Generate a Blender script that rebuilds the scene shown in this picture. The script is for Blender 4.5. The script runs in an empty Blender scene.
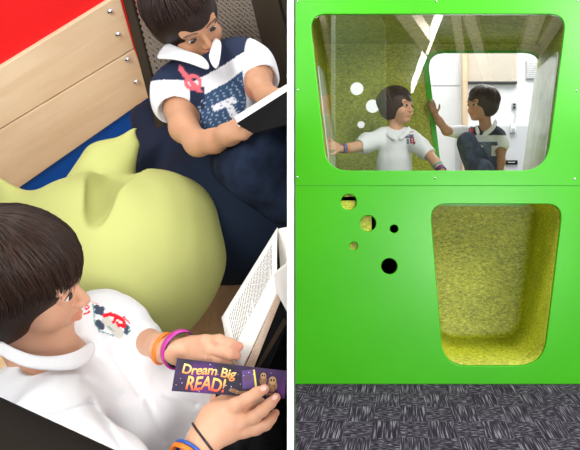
import bpy, bmesh, math, random
import numpy as np
from mathutils import Vector, Matrix
random.seed(7); np.random.seed(7)
S = bpy.context.scene
COL = S.collection
F, VX, VY, H = 800.0, 400.0, 200.0, 0.968      # focal length, principal point, camera height
D = 4.2                                          # distance of the green wall
def P(px, py, d): return Vector(((px-VX)/F*d, d, H-(py-VY)/F*d))
def A(v): return np.array(v, dtype=float)

# ------------------------------------------------------------------ materials
def newmat(name):
    m = bpy.data.materials.new(name); m.use_nodes = True
    nt = m.node_tree; b = nt.nodes['Principled BSDF']
    return m, nt, b
def N(nt, t, **kw):
    n = nt.nodes.new(t)
    for k, v in kw.items():
        if k.startswith('_'): setattr(n, k[1:], v)
        else: n.inputs[k.replace('__', ' ')].default_value = v
    return n
def ramp(nt, fac, stops):
    r = nt.nodes.new('ShaderNodeValToRGB'); nt.links.new(fac, r.inputs[0])
    e = r.color_ramp.elements
    while len(e) < len(stops): e.new(0.5)
    for i, (p, c) in enumerate(stops):
        e[i].position = p; e[i].color = (c[0], c[1], c[2], 1)
    return r.outputs[0]
def bump(nt, b, h, strength, dist=0.002):
    n = nt.nodes.new('ShaderNodeBump'); n.inputs['Strength'].default_value = strength
    n.inputs['Distance'].default_value = dist
    nt.links.new(h, n.inputs['Height']); nt.links.new(n.outputs[0], b.inputs['Normal'])
def flat(name, c, rough=0.6, metal=0, spec=0.5, noise=0.0, scale=40, bmp=0.0, bscale=300, sheen=0, coat=0):
    m, nt, b = newmat(name)
    b.inputs['Base Color'].default_value = (c[0], c[1], c[2], 1)
    b.inputs['Roughness'].default_value = rough; b.inputs['Metallic'].default_value = metal
    b.inputs['Specular IOR Level'].default_value = spec
    if sheen: b.inputs['Sheen Weight'].default_value = sheen
    if coat: b.inputs['Coat Weight'].default_value = coat
    tc = nt.nodes.new('ShaderNodeTexCoord')
    if noise:
        n = N(nt, 'ShaderNodeTexNoise', Scale=scale, Detail=4); nt.links.new(tc.outputs['Object'], n.inputs[0])
        lo = [x*(1-noise) for x in c]; hi = [min(1, x*(1+noise)) for x in c]
        nt.links.new(ramp(nt, n.outputs[0], [(0.3, lo), (0.7, hi)]), b.inputs['Base Color'])
    if bmp:
        n = N(nt, 'ShaderNodeTexNoise', Scale=bscale, Detail=2); nt.links.new(tc.outputs['Object'], n.inputs[0])
        bump(nt, b, n.outputs[0], bmp)
    return m
def vcol(name, rough=0.6, bmp=0.0, bscale=400, sub=0.0, spec=0.4):
    m, nt, b = newmat(name)
    a = nt.nodes.new('ShaderNodeAttribute'); a.attribute_name = 'Col'
    nt.links.new(a.outputs['Color'], b.inputs['Base Color']); b.inputs['Roughness'].default_value = rough
    b.inputs['Specular IOR Level'].default_value = spec
    if sub:
        b.inputs['Subsurface Weight'].default_value = sub
        b.inputs['Subsurface Radius'].default_value = (0.01, 0.004, 0.002)
        b.inputs['Subsurface Scale'].default_value = 0.5
    if bmp:
        tc = nt.nodes.new('ShaderNodeTexCoord')
        n = N(nt, 'ShaderNodeTexNoise', Scale=bscale, Detail=2); nt.links.new(tc.outputs['Object'], n.inputs[0])
        bump(nt, b, n.outputs[0], bmp)
    return m
def speckle(name, dark=1.0):
    m, nt, b = newmat(name)
    tc = nt.nodes.new('ShaderNodeTexCoord')
    mp = N(nt, 'ShaderNodeMapping'); mp.inputs['Scale'].default_value = (1, 1, 1.9)
    nt.links.new(tc.outputs['Object'], mp.inputs[0])
    n1 = N(nt, 'ShaderNodeTexNoise', Scale=48, Detail=8, Roughness=0.75, Distortion=0.6)
    n2 = N(nt, 'ShaderNodeTexNoise', Scale=3.5, Detail=4, Roughness=0.6)
    n3 = N(nt, 'ShaderNodeTexNoise', Scale=17, Detail=6, Roughness=0.65, Distortion=1.2)
    for n in (n1, n2, n3): nt.links.new(mp.outputs[0], n.inputs[0])
    base = ramp(nt, n1.outputs[0], [(0.34, (.13*dark, .125*dark, .005)), (0.47, (.37*dark, .40*dark, .012)), (0.56, (.53*dark, .56*dark, .03)), (0.70, (.80*dark, .83*dark, .20))])
    vein = ramp(nt, n3.outputs[0], [(0.485, (1, 1, 1)), (0.498, (.35, .33, .2)), (0.502, (.35, .33, .2)), (0.515, (1, 1, 1))])
    mk = ramp(nt, n2.outputs[0], [(0.42, (0, 0, 0)), (0.62, (.75, .75, .75))])
    mx = N(nt, 'ShaderNodeMix', _data_type='RGBA', _blend_type='MULTIPLY')
    nt.links.new(mk, mx.inputs[0]); nt.links.new(base, mx.inputs[6]); nt.links.new(vein, mx.inputs[7])
    tone = ramp(nt, n2.outputs[0], [(0.3, (.78, .80, .8)), (0.7, (1.1, 1.08, 1.0))])
    m2 = N(nt, 'ShaderNodeMix', _data_type='RGBA', _blend_type='MULTIPLY'); m2.inputs[0].default_value = 1
    nt.links.new(mx.outputs[2], m2.inputs[6]); nt.links.new(tone, m2.inputs[7])
    nt.links.new(m2.outputs[2], b.inputs['Base Color'])
    b.inputs['Roughness'].default_value = 0.5
    bump(nt, b, n1.outputs[0], 0.25)
    return m
def wood(name, c1, c2, sc=(1, 10, 10), rot=(0, 0, 0), rough=0.5, k=3.0):
    m, nt, b = newmat(name)
    tc = nt.nodes.new('ShaderNodeTexCoord'); mp = N(nt, 'ShaderNodeMapping')
    mp.inputs['Scale'].default_value = sc; mp.inputs['Rotation'].default_value = rot
    vr = nt.nodes.new('ShaderNodeVectorRotate'); vr.rotation_type = 'Y_AXIS'; vr.inputs['Angle'].default_value = rot[1]
    mp.inputs['Rotation'].default_value = (0, 0, 0)
    nt.links.new(tc.outputs['Object'], vr.inputs['Vector']); nt.links.new(vr.outputs[0], mp.inputs[0])
    n = N(nt, 'ShaderNodeTexNoise', Scale=k, Detail=6, Roughness=0.55, Distortion=0.6); nt.links.new(mp.outputs[0], n.inputs[0])
    nt.links.new(ramp(nt, n.outputs[0], [(0.3, c1), (0.5, [(x+y)/2 for x, y in zip(c1, c2)]), (0.68, c2)]), b.inputs['Base Color'])
    b.inputs['Roughness'].default_value = rough
    return m
M = {}
M['green'] = flat('green_laminate', (.052, .44, .006), 0.30, spec=.32, noise=0.04, scale=3)
M['green_edge'] = flat('green_edge', (.03, .42, .01), 0.35)
M['speckle'] = speckle('speckled_linoleum')
M['pale'] = wood('pale_acrylic', (.55, .66, .52), (.78, .86, .80), (14, 2, 1), (0, 0, 0), 0.2)
M['white_wall'] = flat('white_paint', (.86, .86, .87), 0.8)
M['divider'] = flat('white_partition', (.95, .95, .95), 0.9)
M['steel'] = flat('steel', (.75, .76, .8), 0.22, metal=1)
M['red'] = flat('red_paint', (.86, .001, .004), 0.6)
M['blue'] = flat('blue_paint', (.0, .09, .52), 0.6, spec=.2)
M['white_cloth'] = flat('white_cotton', (.88, .88, .90), 0.85, bmp=0.25, bscale=500, sheen=.2)
M['lime'] = flat('lime_canvas', (.45, .47, .15), 0.75, bmp=0.2, bscale=700)
M['navy'] = flat('navy_canvas', (.007, .014, .032), 0.75, spec=.15, bmp=0.2, bscale=700)
M['grass_green'] = flat('green_canvas', (.14, .42, .02), 0.7)
M['maple'] = wood('maple', (.74, .54, .33), (.84, .67, .46), (1.2, 8, 8), (0, math.radians(31), 0), 0.5, 2.2)
M['floorwood'] = wood('floor_wood', (.60, .38, .17), (.74, .52, .28), (1.5, 10, 10), (0, math.radians(-59), 0), 0.5, 2.5)
M['pine'] = wood('pine', (.66, .46, .28), (.80, .62, .42), (20, 20, 1.5))
M['beam'] = wood('beam_wood', (.55, .46, .34), (.72, .62, .50), (12, 1, 12))
M['beige'] = flat('beige_panel', (.62, .55, .46), 0.8)
M['brown_frame'] = flat('brown_frame', (.030, .021, .013), 0.8, spec=.1)
M['weave'] = flat('brown_weave', (.10, .07, .045), 0.5)
M['jeans'] = flat('denim', (.014, .022, .045), 0.9, spec=.1, noise=0.5, scale=22, bmp=0.4, bscale=600)
M['jeans_light'] = flat('blue_denim', (.05, .065, .11), 0.85, noise=0.5, scale=30, bmp=0.4)
M['black'] = flat('black', (.004, .004, .005), 0.7, spec=.1)
M['blackpants'] = flat('charcoal_cloth', (.005, .005, .006), 0.9, spec=.1, noise=0.6, scale=60)
M['page'] = flat('paper', (.86, .84, .79), 0.8)
M['page_edge'] = flat('page_edges', (.70, .52, .38), 0.8, noise=0.15, scale=400)
M['ink'] = flat('ink', (.08, .08, .09), 0.8)
M['skin'] = vcol('skin', 0.5, 0.08, 350, sub=0.25)
M['cloth_print'] = vcol('printed_cotton', 0.85, 0.25, 500)
M['eye_white'] = flat('eye_white', (.75, .72, .70), 0.2)
M['iris'] = flat('iris', (.03, .015, .01), 0.15)
M['magenta'] = flat('magenta_rubber', (.50, .03, .30), 0.35)
M['orange'] = flat('orange_rubber', (.85, .20, .01), 0.4)
M['rubber_black'] = flat('black_rubber', (.01, .01, .012), 0.4)
M['rubber_blue'] = flat('blue_rubber', (.02, .09, .42), 0.4)
M['teal'] = flat('teal_rubber', (.01, .42, .40), 0.4)
M['purple'] = flat('purple_rubber', (.15, .02, .22), 0.4)
M['gold'] = flat('gold_print', (.85, .50, .08), 0.6)
M['grille'] = flat('grille', (.45, .46, .48), 0.5)
M['darkgrey'] = flat('dark_grey', (.03, .03, .035), 0.6)
M['seam'] = flat('seam', (.03, .30, .01), 0.8)
def hairmat(name, c1, c2):
    m, nt, b = newmat(name)
    a = nt.nodes.new('ShaderNodeAttribute'); a.attribute_name = 'Col'
    nt.links.new(a.outputs['Color'], b.inputs['Base Color'])
    b.inputs['Roughness'].default_value = 0.46; b.inputs['Specular IOR Level'].default_value = 0.25
    return m
M['hair'] = hairmat('hair', 0, 0)
def glass(name):
    m = bpy.data.materials.new(name); m.use_nodes = True; nt = m.node_tree; nt.nodes.clear()
    o = nt.nodes.new('ShaderNodeOutputMaterial'); t = nt.nodes.new('ShaderNodeBsdfTransparent')
    t.inputs[0].default_value = (.97, .98, .97, 1)
    g = nt.nodes.new('ShaderNodeBsdfGlossy'); g.inputs['Roughness'].default_value = 0.0
    mx = nt.nodes.new('ShaderNodeMixShader'); mx.inputs[0].default_value = 0.17
    nt.links.new(t.outputs[0], mx.inputs[1]); nt.links.new(g.outputs[0], mx.inputs[2]); nt.links.new(mx.outputs[0], o.inputs[0])
    return m
M['glass'] = glass('window_glass')
def emit(name, c, s):
    m, nt, b = newmat(name); b.inputs['Emission Color'].default_value = (*c, 1); b.inputs['Emission Strength'].default_value = s
    return m
M['lamp'] = emit('lamp_glow', (1, .98, .94), 9)
def carpet():
    m, nt, b = newmat('carpet'); tc = nt.nodes.new('ShaderNodeTexCoord')
    ck = N(nt, 'ShaderNodeTexChecker', Scale=1.0)
    mc = N(nt, 'ShaderNodeMapping'); mc.inputs['Scale'].default_value = (8.5, 4.0, 1)
    nt.links.new(tc.outputs['Object'], mc.inputs[0]); 
    # wobble so that the blocks are uneven
    nt.links.new(mc.outputs[0], ck.inputs[0])
    outs = []
    for sc, th in (((230, 5, 1), .57), ((34, 130, 1), .58)):
        mp = N(nt, 'ShaderNodeMapping'); mp.inputs['Scale'].default_value = sc; nt.links.new(tc.outputs['Object'], mp.inputs[0])
        n = N(nt, 'ShaderNodeTexNoise', Scale=1.0, Detail=1.0, Roughness=0.5); nt.links.new(mp.outputs[0], n.inputs[0])
        outs.append(ramp(nt, n.outputs[0], [(0.40, (.022, .015, .026)), (th-.03, (.045, .034, .052)), (th+.03, (.17, .155, .19)), (.75, (.34, .32, .37))]))
    mx = N(nt, 'ShaderNodeMix', _data_type='RGBA')
    nt.links.new(ck.outputs[1], mx.inputs[0]); nt.links.new(outs[0], mx.inputs[6]); nt.links.new(outs[1], mx.inputs[7])
    nt.links.new(mx.outputs[2], b.inputs['Base Color']); b.inputs['Roughness'].default_value = 0.95
    b.inputs['Specular IOR Level'].default_value = 0.1
    return m
M['carpet'] = carpet()

# ------------------------------------------------------------------ objects
def link(name, me, mat, parent=None):
    o = bpy.data.objects.new(name, me); COL.objects.link(o)
    if mat is not None:
        for x in (mat if isinstance(mat, (list, tuple)) else [mat]): me.materials.append(x)
    if parent is not None: o.parent = parent; o.matrix_parent_inverse = Matrix.Translation(parent.location).inverted()
    return o
def tag(o, label=None, cat=None, group=None, kind=None):
    if label: o['label'] = label
    if cat: o['category'] = cat
    if group: o['group'] = group
    if kind: o['kind'] = kind
    return o
def empty(name, loc, label, cat, group=None):
    o = bpy.data.objects.new(name, None); COL.objects.link(o); o.location = loc; o.empty_display_size = 0.05
    return tag(o, label, cat, group)
def mesh_from(name, verts, faces, smooth=False):
    me = bpy.data.meshes.new(name); me.from_pydata([tuple(v) for v in verts], [], faces); me.update()
    if smooth: me.polygons.foreach_set('use_smooth', [True]*len(me.polygons))
    return me
def fixn(me):
    bm = bmesh.new(); bm.from_mesh(me); bmesh.ops.recalc_face_normals(bm, faces=bm.faces[:]); bm.to_mesh(me); bm.free(); return me
def slab(name, pts, thick, mat, parent=None, bevel=0.0):
    n = len(pts); t = Vector(thick); pts = [Vector(p) for p in pts]
    v = pts + [p+t for p in pts]
    f = [list(range(n)), list(range(2*n-1, n-1, -1))] + [[i, (i+1) % n, n+(i+1) % n, n+i] for i in range(n)]
    me = fixn(mesh_from(name, v, f)); o = link(name, me, mat, parent)
    if bevel:
        b = o.modifiers.new('bevel', 'BEVEL'); b.width = bevel; b.segments = 2
    return o
def box(name, a, b, mat, parent=None, bevel=0):
    x0, y0, z0 = a; x1, y1, z1 = b
    return slab(name, [(x0, y0, z0), (x1, y0, z0), (x1, y0, z1), (x0, y0, z1)], (0, y1-y0, 0), mat, parent, bevel)
def rpoly(pts, r, seg=8):
    out = []; n = len(pts)
    for i in range(n):
        p = Vector(pts[i]); a = Vector(pts[i-1]); b = Vector(pts[(i+1) % n]); rr = r[i] if isinstance(r, (list, tuple)) else r
        s = p+(a-p).normalized()*rr; e = p+(b-p).normalized()*rr
        for k in range(seg+1):
            t = k/seg
            # blend close to a circular arc
            q = s*(1-t)**2+p*2*t*(1-t)+e*t*t
            out.append(q)
    return out
def circ(cx, cy, r, n=32): return [Vector((cx+r*math.cos(2*math.pi*i/n), cy+r*math.sin(2*math.pi*i/n))) for i in range(n)]
def panel(name, d, loops, thick, mat, parent=None, bevel=0.0):
    """flat board at distance d; loops in image-like units converted to metres; first = outline, rest = holes"""
    cu = bpy.data.curves.new(name, 'CURVE'); cu.dimensions = '2D'; cu.fill_mode = 'BOTH'
    for lp in loops:
        sp = cu.splines.new('POLY'); sp.points.add(len(lp)-1); sp.use_cyclic_u = True
        for i, q in enumerate(lp):
            w = P(q[0], q[1], d); sp.points[i].co = (w.x, w.z, 0, 1)
    cu.extrude = thick/2-bevel; cu.bevel_depth = bevel; cu.bevel_resolution = 2
    if bevel: cu.offset = -bevel
    tmp = bpy.data.objects.new('tmp', cu); COL.objects.link(tmp)
    me = bpy.data.meshes.new_from_object(tmp.evaluated_get(bpy.context.evaluated_depsgraph_get()))
    bpy.data.objects.remove(tmp)
    me.transform(Matrix(((1, 0, 0, 0), (0, 0, 1, d+thick/2), (0, 1, 0, 0), (0, 0, 0, 1))))
    me.name = name; me.materials.clear()
    return link(name, me, mat, parent)
def tube(name, pts, rad, mat, parent=None, seg=10, closed=False, flatz=None):
    pts = [Vector(p) for p in pts]; n = len(pts); v = []; f = []
    prev = None
    for i in range(n):
        if closed: t = (pts[(i+1) % n]-pts[i-1]).normalized()
        else: t = (pts[min(i+1, n-1)]-pts[max(i-1, 0)]).normalized()
        if prev is None:
            a = t.orthogonal().normalized()
        else: a = (prev-t*prev.dot(t)).normalized()
        prev = a; b = t.cross(a); r = rad[i] if isinstance(rad, (list, tuple)) else rad
        for k in range(seg):
            th = 2*math.pi*k/seg; v.append(pts[i]+a*(r*math.cos(th))+b*(r*math.sin(th)))
    for i in range(n if closed else n-1):
        j = (i+1) % n
        for k in range(seg):
            f.append([i*seg+k, i*seg+(k+1) % seg, j*seg+(k+1) % seg, j*seg+k])
    if not closed: f += [list(range(seg))[::-1], [(n-1)*seg+k for k in range(seg)]]
    return link(name, fixn(mesh_from(name, v, f, True)), mat, parent)
def band(name, c, axis, r, w, th, mat, parent=None, squash=1.0, sq=None):
    """wrist band: flattened ring round the axis"""
    ax = Vector(axis).normalized(); a = (Vector(sq)-ax*Vector(sq).dot(ax)).normalized() if sq else ax.orthogonal().normalized(); b = ax.cross(a)
    v = []; f = []; n = 32
    prof = [(r, -w/2), (r+th, -w/2*.8), (r+th, w/2*.8), (r, w/2)]
    for i in range(n):
        t = 2*math.pi*i/n
        for (q, z) in prof: v.append(Vector(c)+a*(q*math.cos(t))+b*(q*squash*math.sin(t))+ax*z)
    for i in range(n):
        j = (i+1) % n
        for k in range(4): f.append([i*4+k, i*4+(k+1) % 4, j*4+(k+1) % 4, j*4+k])
    return link(name, fixn(mesh_from(name, v, f, True)), mat, parent)

# ------------------------------------------------------------------ implicit surfaces
def smin(a, b, k):
    if k <= 0: return np.minimum(a, b)
    h = np.clip(.5+.5*(b-a)/k, 0, 1); return b*(1-h)+a*h-k*h*(1-h)
class Blob:
    def __init__(s): s.ops = []; s.disp = None
    def cap(s, p0, p1, r0, r1=None, k=.012, sub=False):
        s.ops.append(('c', A(p0), A(p1), r0, r0 if r1 is None else r1, k, sub)); return s
    def chain(s, pts, k=.012):
        for (a, ra), (b, rb) in zip(pts, pts[1:]): s.cap(a, b, ra, rb, k)
        return s
    def ell(s, c, rad, R=None, k=.012, sub=False):
        s.ops.append(('e', A(c), A(rad), np.eye(3) if R is None else A(R), 0, k, sub)); return s
    def bbox(s, op):
        if op[0] == 'c':
            r = max(op[3], op[4]); return np.minimum(op[1], op[2])-r, np.maximum(op[1], op[2])+r
        r = np.max(op[2]); return op[1]-r, op[1]+r
    def dist(s, op, p):
        if op[0] == 'c':
            a, b, r0, r1 = op[1:5]; ba = b-a; L = max(1e-12, ba@ba)
            t = np.clip(((p-a)@ba)/L, 0, 1); return np.linalg.norm(p-a-t[:, None]*ba, axis=1)-(r0+(r1-r0)*t)
        q = (p-op[1])@op[3].T; k0 = np.linalg.norm(q/op[2], axis=1); k1 = np.linalg.norm(q/op[2]**2, axis=1)
        return k0*(k0-1)/np.maximum(k1, 1e-9)
    def eval(s, p, cull=True, margin=.03):
        f = np.full(len(p), 1.0)
        for op in s.ops:
            if cull:
                lo, hi = s.bbox(op); mg = margin+op[5]
                m = np.nonzero(np.all((p > lo-mg) & (p < hi+mg), axis=1))[0]
                if len(m) == 0: continue
                d = s.dist(op, p[m])
                f[m] = -smin(-f[m], d, op[5]) if op[6] else smin(f[m], d, op[5])
            else:
                d = s.dist(op, p); f = -smin(-f, d, op[5]) if op[6] else smin(f, d, op[5])
        if s.disp is not None: f = f+s.disp(p)
        return f
    def mesh(s, name, h, B=4):
        los, his = zip(*[s.bbox(o) for o in s.ops if not o[6]])
        lo = np.min(los, axis=0)-.02; hi = np.max(his, axis=0)+.02
        nb = np.ceil((hi-lo)/(h*B)).astype(int); n = nb*B
        # coarse test at block centres
        g = np.stack(np.meshgrid(*[np.arange(k) for k in nb], indexing='ij'), -1).reshape(-1, 3)
        fc = s.eval(lo+(g+.5)*h*B-.5*h, cull=False)
        act = np.abs(fc) < h*B*1.6+.004
        f = np.where(fc < 0, -1., 1.).reshape(nb).repeat(B, 0).repeat(B, 1).repeat(B, 2).astype(np.float32)
        ga = g[act]; off = np.stack(np.meshgrid(*[np.arange(B)]*3, indexing='ij'), -1).reshape(-1, 3)
        idx = (ga[:, None, :]*B+off[None]).reshape(-1, 3)
        f[idx[:, 0], idx[:, 1], idx[:, 2]] = s.eval(lo+idx*h)
        return nets(name, f, lo, h)
def nets(name, f, lo, h):
    neg = f < 0
    c = neg[:-1, :-1, :-1].astype(np.int8)
    tot = np.zeros(c.shape, np.int8)
    for dx in (0, 1):
        for dy in (0, 1):
            for dz in (0, 1): tot += neg[dx:dx+c.shape[0], dy:dy+c.shape[1], dz:dz+c.shape[2]]
    cells = np.argwhere((tot > 0) & (tot < 8))
    vid = np.full(c.shape, -1, np.int32); vid[tuple(cells.T)] = np.arange(len(cells))
    acc = np.zeros((len(cells), 3)); cnt = np.zeros(len(cells))
    cor = [(0, 0, 0), (1, 0, 0), (0, 1, 0), (1, 1, 0), (0, 0, 1), (1, 0, 1), (0, 1, 1), (1, 1, 1)]
    val = [f[cells[:, 0]+a, cells[:, 1]+b, cells[:, 2]+d] for a, b, d in cor]
    for i in range(8):
        for j in range(i+1, 8):
            if sum(abs(np.array(cor[i])-np.array(cor[j]))) != 1: continue
            va, vb = val[i], val[j]; m = (va < 0) != (vb < 0)
            t = np.where(m, va/np.where(m, va-vb, 1), 0)
            pos = np.array(cor[i])+t[:, None]*(np.array(cor[j])-np.array(cor[i])); acc += pos*m[:, None]; cnt += m
    v = lo+(cells+acc/np.maximum(cnt, 1)[:, None])*h
    faces = []
    for ax in range(3):
        a = [slice(None)]*3; b = [slice(None)]*3; a[ax] = slice(None, -1); b[ax] = slice(1, None)
        s0 = neg[tuple(a)]; s1 = neg[tuple(b)]; e = np.argwhere(s0 != s1)
        o1, o2 = [k for k in range(3) if k != ax]
        sh = vid.shape
        ok = (e[:, o1] > 0) & (e[:, o2] > 0) & (e[:, o1] < sh[o1]) & (e[:, o2] < sh[o2]) & (e[:, ax] < sh[ax])
        e = e[ok]; q = []
        for (i, j) in ((-1, -1), (0, -1), (0, 0), (-1, 0)):
            w = e.copy(); w[:, o1] += i; w[:, o2] += j; q.append(vid[w[:, 0], w[:, 1], w[:, 2]])
        q = np.stack(q, 1); flip = s0[e[:, 0], e[:, 1], e[:, 2]]
        if ax == 1: flip = ~flip
        q[~flip] = q[~flip][:, ::-1]; faces.append(q)
    fa = np.concatenate(faces); fa = fa[np.all(fa >= 0, axis=1)]
    me = bpy.data.meshes.new(name); me.vertices.add(len(v)); me.vertices.foreach_set('co', v.ravel())
    me.loops.add(len(fa)*4); me.loops.foreach_set('vertex_index', fa.ravel().astype(np.int32))
    me.polygons.add(len(fa)); me.polygons.foreach_set('loop_start', np.arange(0, len(fa)*4, 4, dtype=np.int32))
    me.polygons.foreach_set('use_smooth', np.ones(len(fa), dtype=bool))
    me.update(calc_edges=True); me.validate()
    return me
def paint(me, fn):
    n = len(me.vertices); co = np.empty(n*3); me.vertices.foreach_get('co', co); co = co.reshape(-1, 3)
    c = np.ones((n, 4)); c[:, :3] = fn(co)
    at = me.color_attributes.new('Col', 'FLOAT_COLOR', 'POINT'); at.data.foreach_set('color', c.ravel())
def cutplane(o, co, no):
    """trim what lies beyond a plane and close the cut"""
    bm = bmesh.new(); bm.from_mesh(o.data)
    r = bmesh.ops.bisect_plane(bm, geom=bm.verts[:]+bm.edges[:]+bm.faces[:], plane_co=co, plane_no=no, clear_outer=True)
    ed = [e for e in r['geom_cut'] if isinstance(e, bmesh.types.BMEdge)]
    bmesh.ops.holes_fill(bm, edges=ed)
    bm.to_mesh(o.data); bm.free()
def folds(amp, fr, seed=0):
    r = np.random.RandomState(seed); ks = [(r.randn(3), r.randn(3), r.rand()*6) for _ in range(4)]
    def d(p):
        t = 0
        for i, (k, w, ph) in enumerate(ks):
            k = k/np.linalg.norm(k)*fr*(1+.6*i); w = w/np.linalg.norm(w)*fr*.6
            t = t+np.sin(p@k+ph+1.6*np.sin(p@w+ph*2))/(1+.5*i)
        return amp*t*.5
    return d

# ------------------------------------------------------------------ people
SK1 = np.array((.62, .34, .215)); SK2 = np.array((.50, .26, .15))
class Head:
    def __init__(s, c, fwd, up, sc=1.0):
        s.c = A(c); f = A(fwd)/np.linalg.norm(fwd); u = A(up)-f*(A(up)@f); u /= np.linalg.norm(u); l = np.cross(u, f)
        s.R = np.stack([l, f, u]); s.sc = sc                    # rows: left, forward, up
    def w(s, x, y, z): return s.c+(np.array((x, y, z))*s.sc)@s.R
    def loc(s, p): return ((p-s.c)@s.R.T)/s.sc
    def add(s, b, smile=0.004, ears=True):
        e = lambda c, r, k=.012, sub=False: b.ell(s.w(*c), np.array(r)*s.sc, s.R, k*s.sc, sub)
        c = lambda p, q, r0, r1, k=.008, sub=False: b.cap(s.w(*p), s.w(*q), r0*s.sc, r1*s.sc, k*s.sc, sub)
        e((0, -.012, .025), (.072, .09, .078), 0)
        e((0, .03, -.03), (.055, .052, .062), .02)
        e((0, .062, .03), (.052, .022, .03), .02)
        for i in (-1, 1):
            e((i*.034, .05, -.03), (.024, .026, .026), .014)
            e((i*.030, .094, .003), (.015, .012, .011), .010, True)
            e((i*.028, .069, .003), (.0155, .0145, .0135), .002)
            c((i*.014, .083, .020), (i*.046, .074, .021), .005, .004, .008)
        e((0, .058, -.078), (.022, .018, .014), .016)
        c((0, .079, .008), (0, .096, -.024), .005, .009, .008)
        for i in (-1, 1): e((i*.009, .089, -.028), (.0065, .009, .006), .005)
        e((0, .071, -.052), (.024, .012, .016), .010)
        c((-.017, .078, -.051+smile), (0, .087, -.050), .003, .0042, .004); c((.017, .078, -.051+smile), (0, .087, -.050), .003, .005, .004)
        c((-.014, .077, -.058+smile), (0, .085, -.0595), .003, .0055, .004); c((.014, .077, -.058+smile), (0, .085, -.0595), .003, .0055, .004)
        c((-.019, .086, -.0535+smile), (0, .093, -.0548), .001, .0014, .002, True); c((.019, .086, -.0535+smile), (0, .093, -.0548), .001, .0014, .002, True)
        if ears:
            for i in (-1, 1):
                e((i*.070, -.010, -.012), (.009, .018, .028), .006); e((i*.080, -.006, -.010), (.006, .009, .016), .004, True)
    def paint(s, co, base, cols):
        q = s.loc(co)
        lip = (np.abs(q[:, 2]+.054) < .0085) & (np.abs(q[:, 0]) < .020) & (q[:, 1] > .076)
        cols[lip] = base*np.array((.97, .72, .72))
        for i in (-1, 1):
            br = (np.abs(q[:, 2]-.0225-.002*np.cos((q[:, 0]*i-.03)*90)) < .0024) & (q[:, 0]*i > .012) & (q[:, 0]*i < .048) & (q[:, 1] > .05)
            cols[br] = (.14, .08, .055)
            ln = (np.abs(np.hypot((q[:, 0]-i*.028)/1.35, q[:, 2]-.001)-.0085) < .0016) & (q[:, 2] > .004) & (q[:, 1] > .06)
            cols[ln] = (.04, .02, .015)
        ck = np.clip(1-np.linalg.norm((np.abs(q)-(.036, .066, .032))/.022, axis=1), 0, 1)*(q[:, 2] < 0)
        cols[:] = cols*(1-ck[:, None]*.25*np.array((0, .5, .4)))
        return cols
    def eyes(s, parent):
        for i in (-1, 1):
            v = []; f = []; n = 16; mm = []
            c0 = s.w(i*.028, .0715, .003); r = .0138*s.sc
            for a in range(9):
                ph = math.pi/2*a/8*.95
                for k in range(n):
                    th = 2*math.pi*k/n; d = np.array((math.sin(ph)*math.cos(th)*1.0, math.cos(ph), math.sin(ph)*math.sin(th)*.62))
                    v.append(c0+(d*r)@s.R)
            for a in range(8):
                for k in range(n): f.append([a*n+k, a*n+(k+1) % n, (a+1)*n+(k+1) % n, (a+1)*n+k])
            me = fixn(mesh_from('eye', v, f, True)); o = link('eye', me, [M['eye_white'], M['iris']], parent)
            for p_, pol in enumerate(me.polygons):
                if p_ < 4*n: pol.material_index = 1
    def hair(s, parent, col, h=.0035, strands=500, seed=1, bang=1.28, side=1.78, back=2.15, wid=.0028, low=False):
        b = Blob(); e = lambda c, r, k=.012, sub=False: b.ell(s.w(*c), np.array(r)*s.sc, s.R, k*s.sc, sub)
        e((0, -.016, .032), (.086, .104, .087), 0)
        e((0, -.030, -.012), (.086, .076, .062), .03)
        if low: e((0, -.040, -.040), (.080, .070, .066), .03)
        e((0, .105, -.052), (.060, .075, .074), .010, True)
        for i in (-1, 1): e((i*.088, .062, -.070), (.05, .040, .060), .012, True)
        me = b.mesh('hair', h*s.sc)
        cr = np.array((0, -.045, 0)); rnd = np.random.RandomState(seed)
        V = []; Fc = []; C = []
        cc = np.array((0, -.016, .032)); rad = np.array((.088, .106, .090))
        co = np.empty(len(me.vertices)*3); me.vertices.foreach_get('co', co); V = co.reshape(-1, 3).tolist()
        for p_ in me.polygons: Fc.append(list(p_.vertices))
        C = (np.ones((len(V), 1))*np.array(col)*.75).tolist()
        tilt = -.35
        for i in range(strands):
            az = 2*math.pi*rnd.rand(); fr = math.cos(az)    # az 0 = forward
            end = (bang if fr > .55 else (side+(back-side)*max(0, -fr)) if fr < .1 else side+(bang-side)*(fr-.1)/.45)
            end *= 1+.07*rnd.randn(); lift = .0015+.005*rnd.rand(); w = wid*(.5+rnd.rand()); cur = (rnd.rand()-.5)*.35
            cm = np.array(col)*(.6+1.0*rnd.rand()); base = len(V); K = 8; ph0 = .05+.5*rnd.rand()*(rnd.rand() < .6)
            for k in range(K+1):
                t = k/K; ph = ph0+(end-ph0)*t; aa = az+cur*t
                d = np.array((math.sin(ph)*math.sin(aa), math.sin(ph)*math.cos(aa), math.cos(ph)))
                ct, st = math.cos(tilt), math.sin(tilt); wgt = max(0, math.cos(ph))
                d = np.array((d[0], d[1]+st*wgt*.9, d[2])); d /= np.linalg.norm(d)
                q = cc+d*rad*(1+lift/.09*(math.sin(math.pi*min(1, t*1.1))+.3)+.03*max(0, t-.5)*rnd.rand())
                if ph > 1.6 and fr < .4: q = cc+d*rad*np.array((1, .96, 1))*(1+lift/.09)
                nrm = d/rad; nrm /= np.linalg.norm(nrm); tg = np.cross(nrm, (math.cos(aa), -math.sin(aa), 0)); sd = np.cross(nrm, tg); sd /= max(1e-6, np.linalg.norm(sd))
                ww = w*(1-.85*t**3)
                for (a, bb) in ((-1, 0), (0, .6), (1, 0), (0, -.6)): V.append(s.w(*(q+sd*a*ww+nrm*bb*ww)).tolist()); C.append(cm.tolist())
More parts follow.
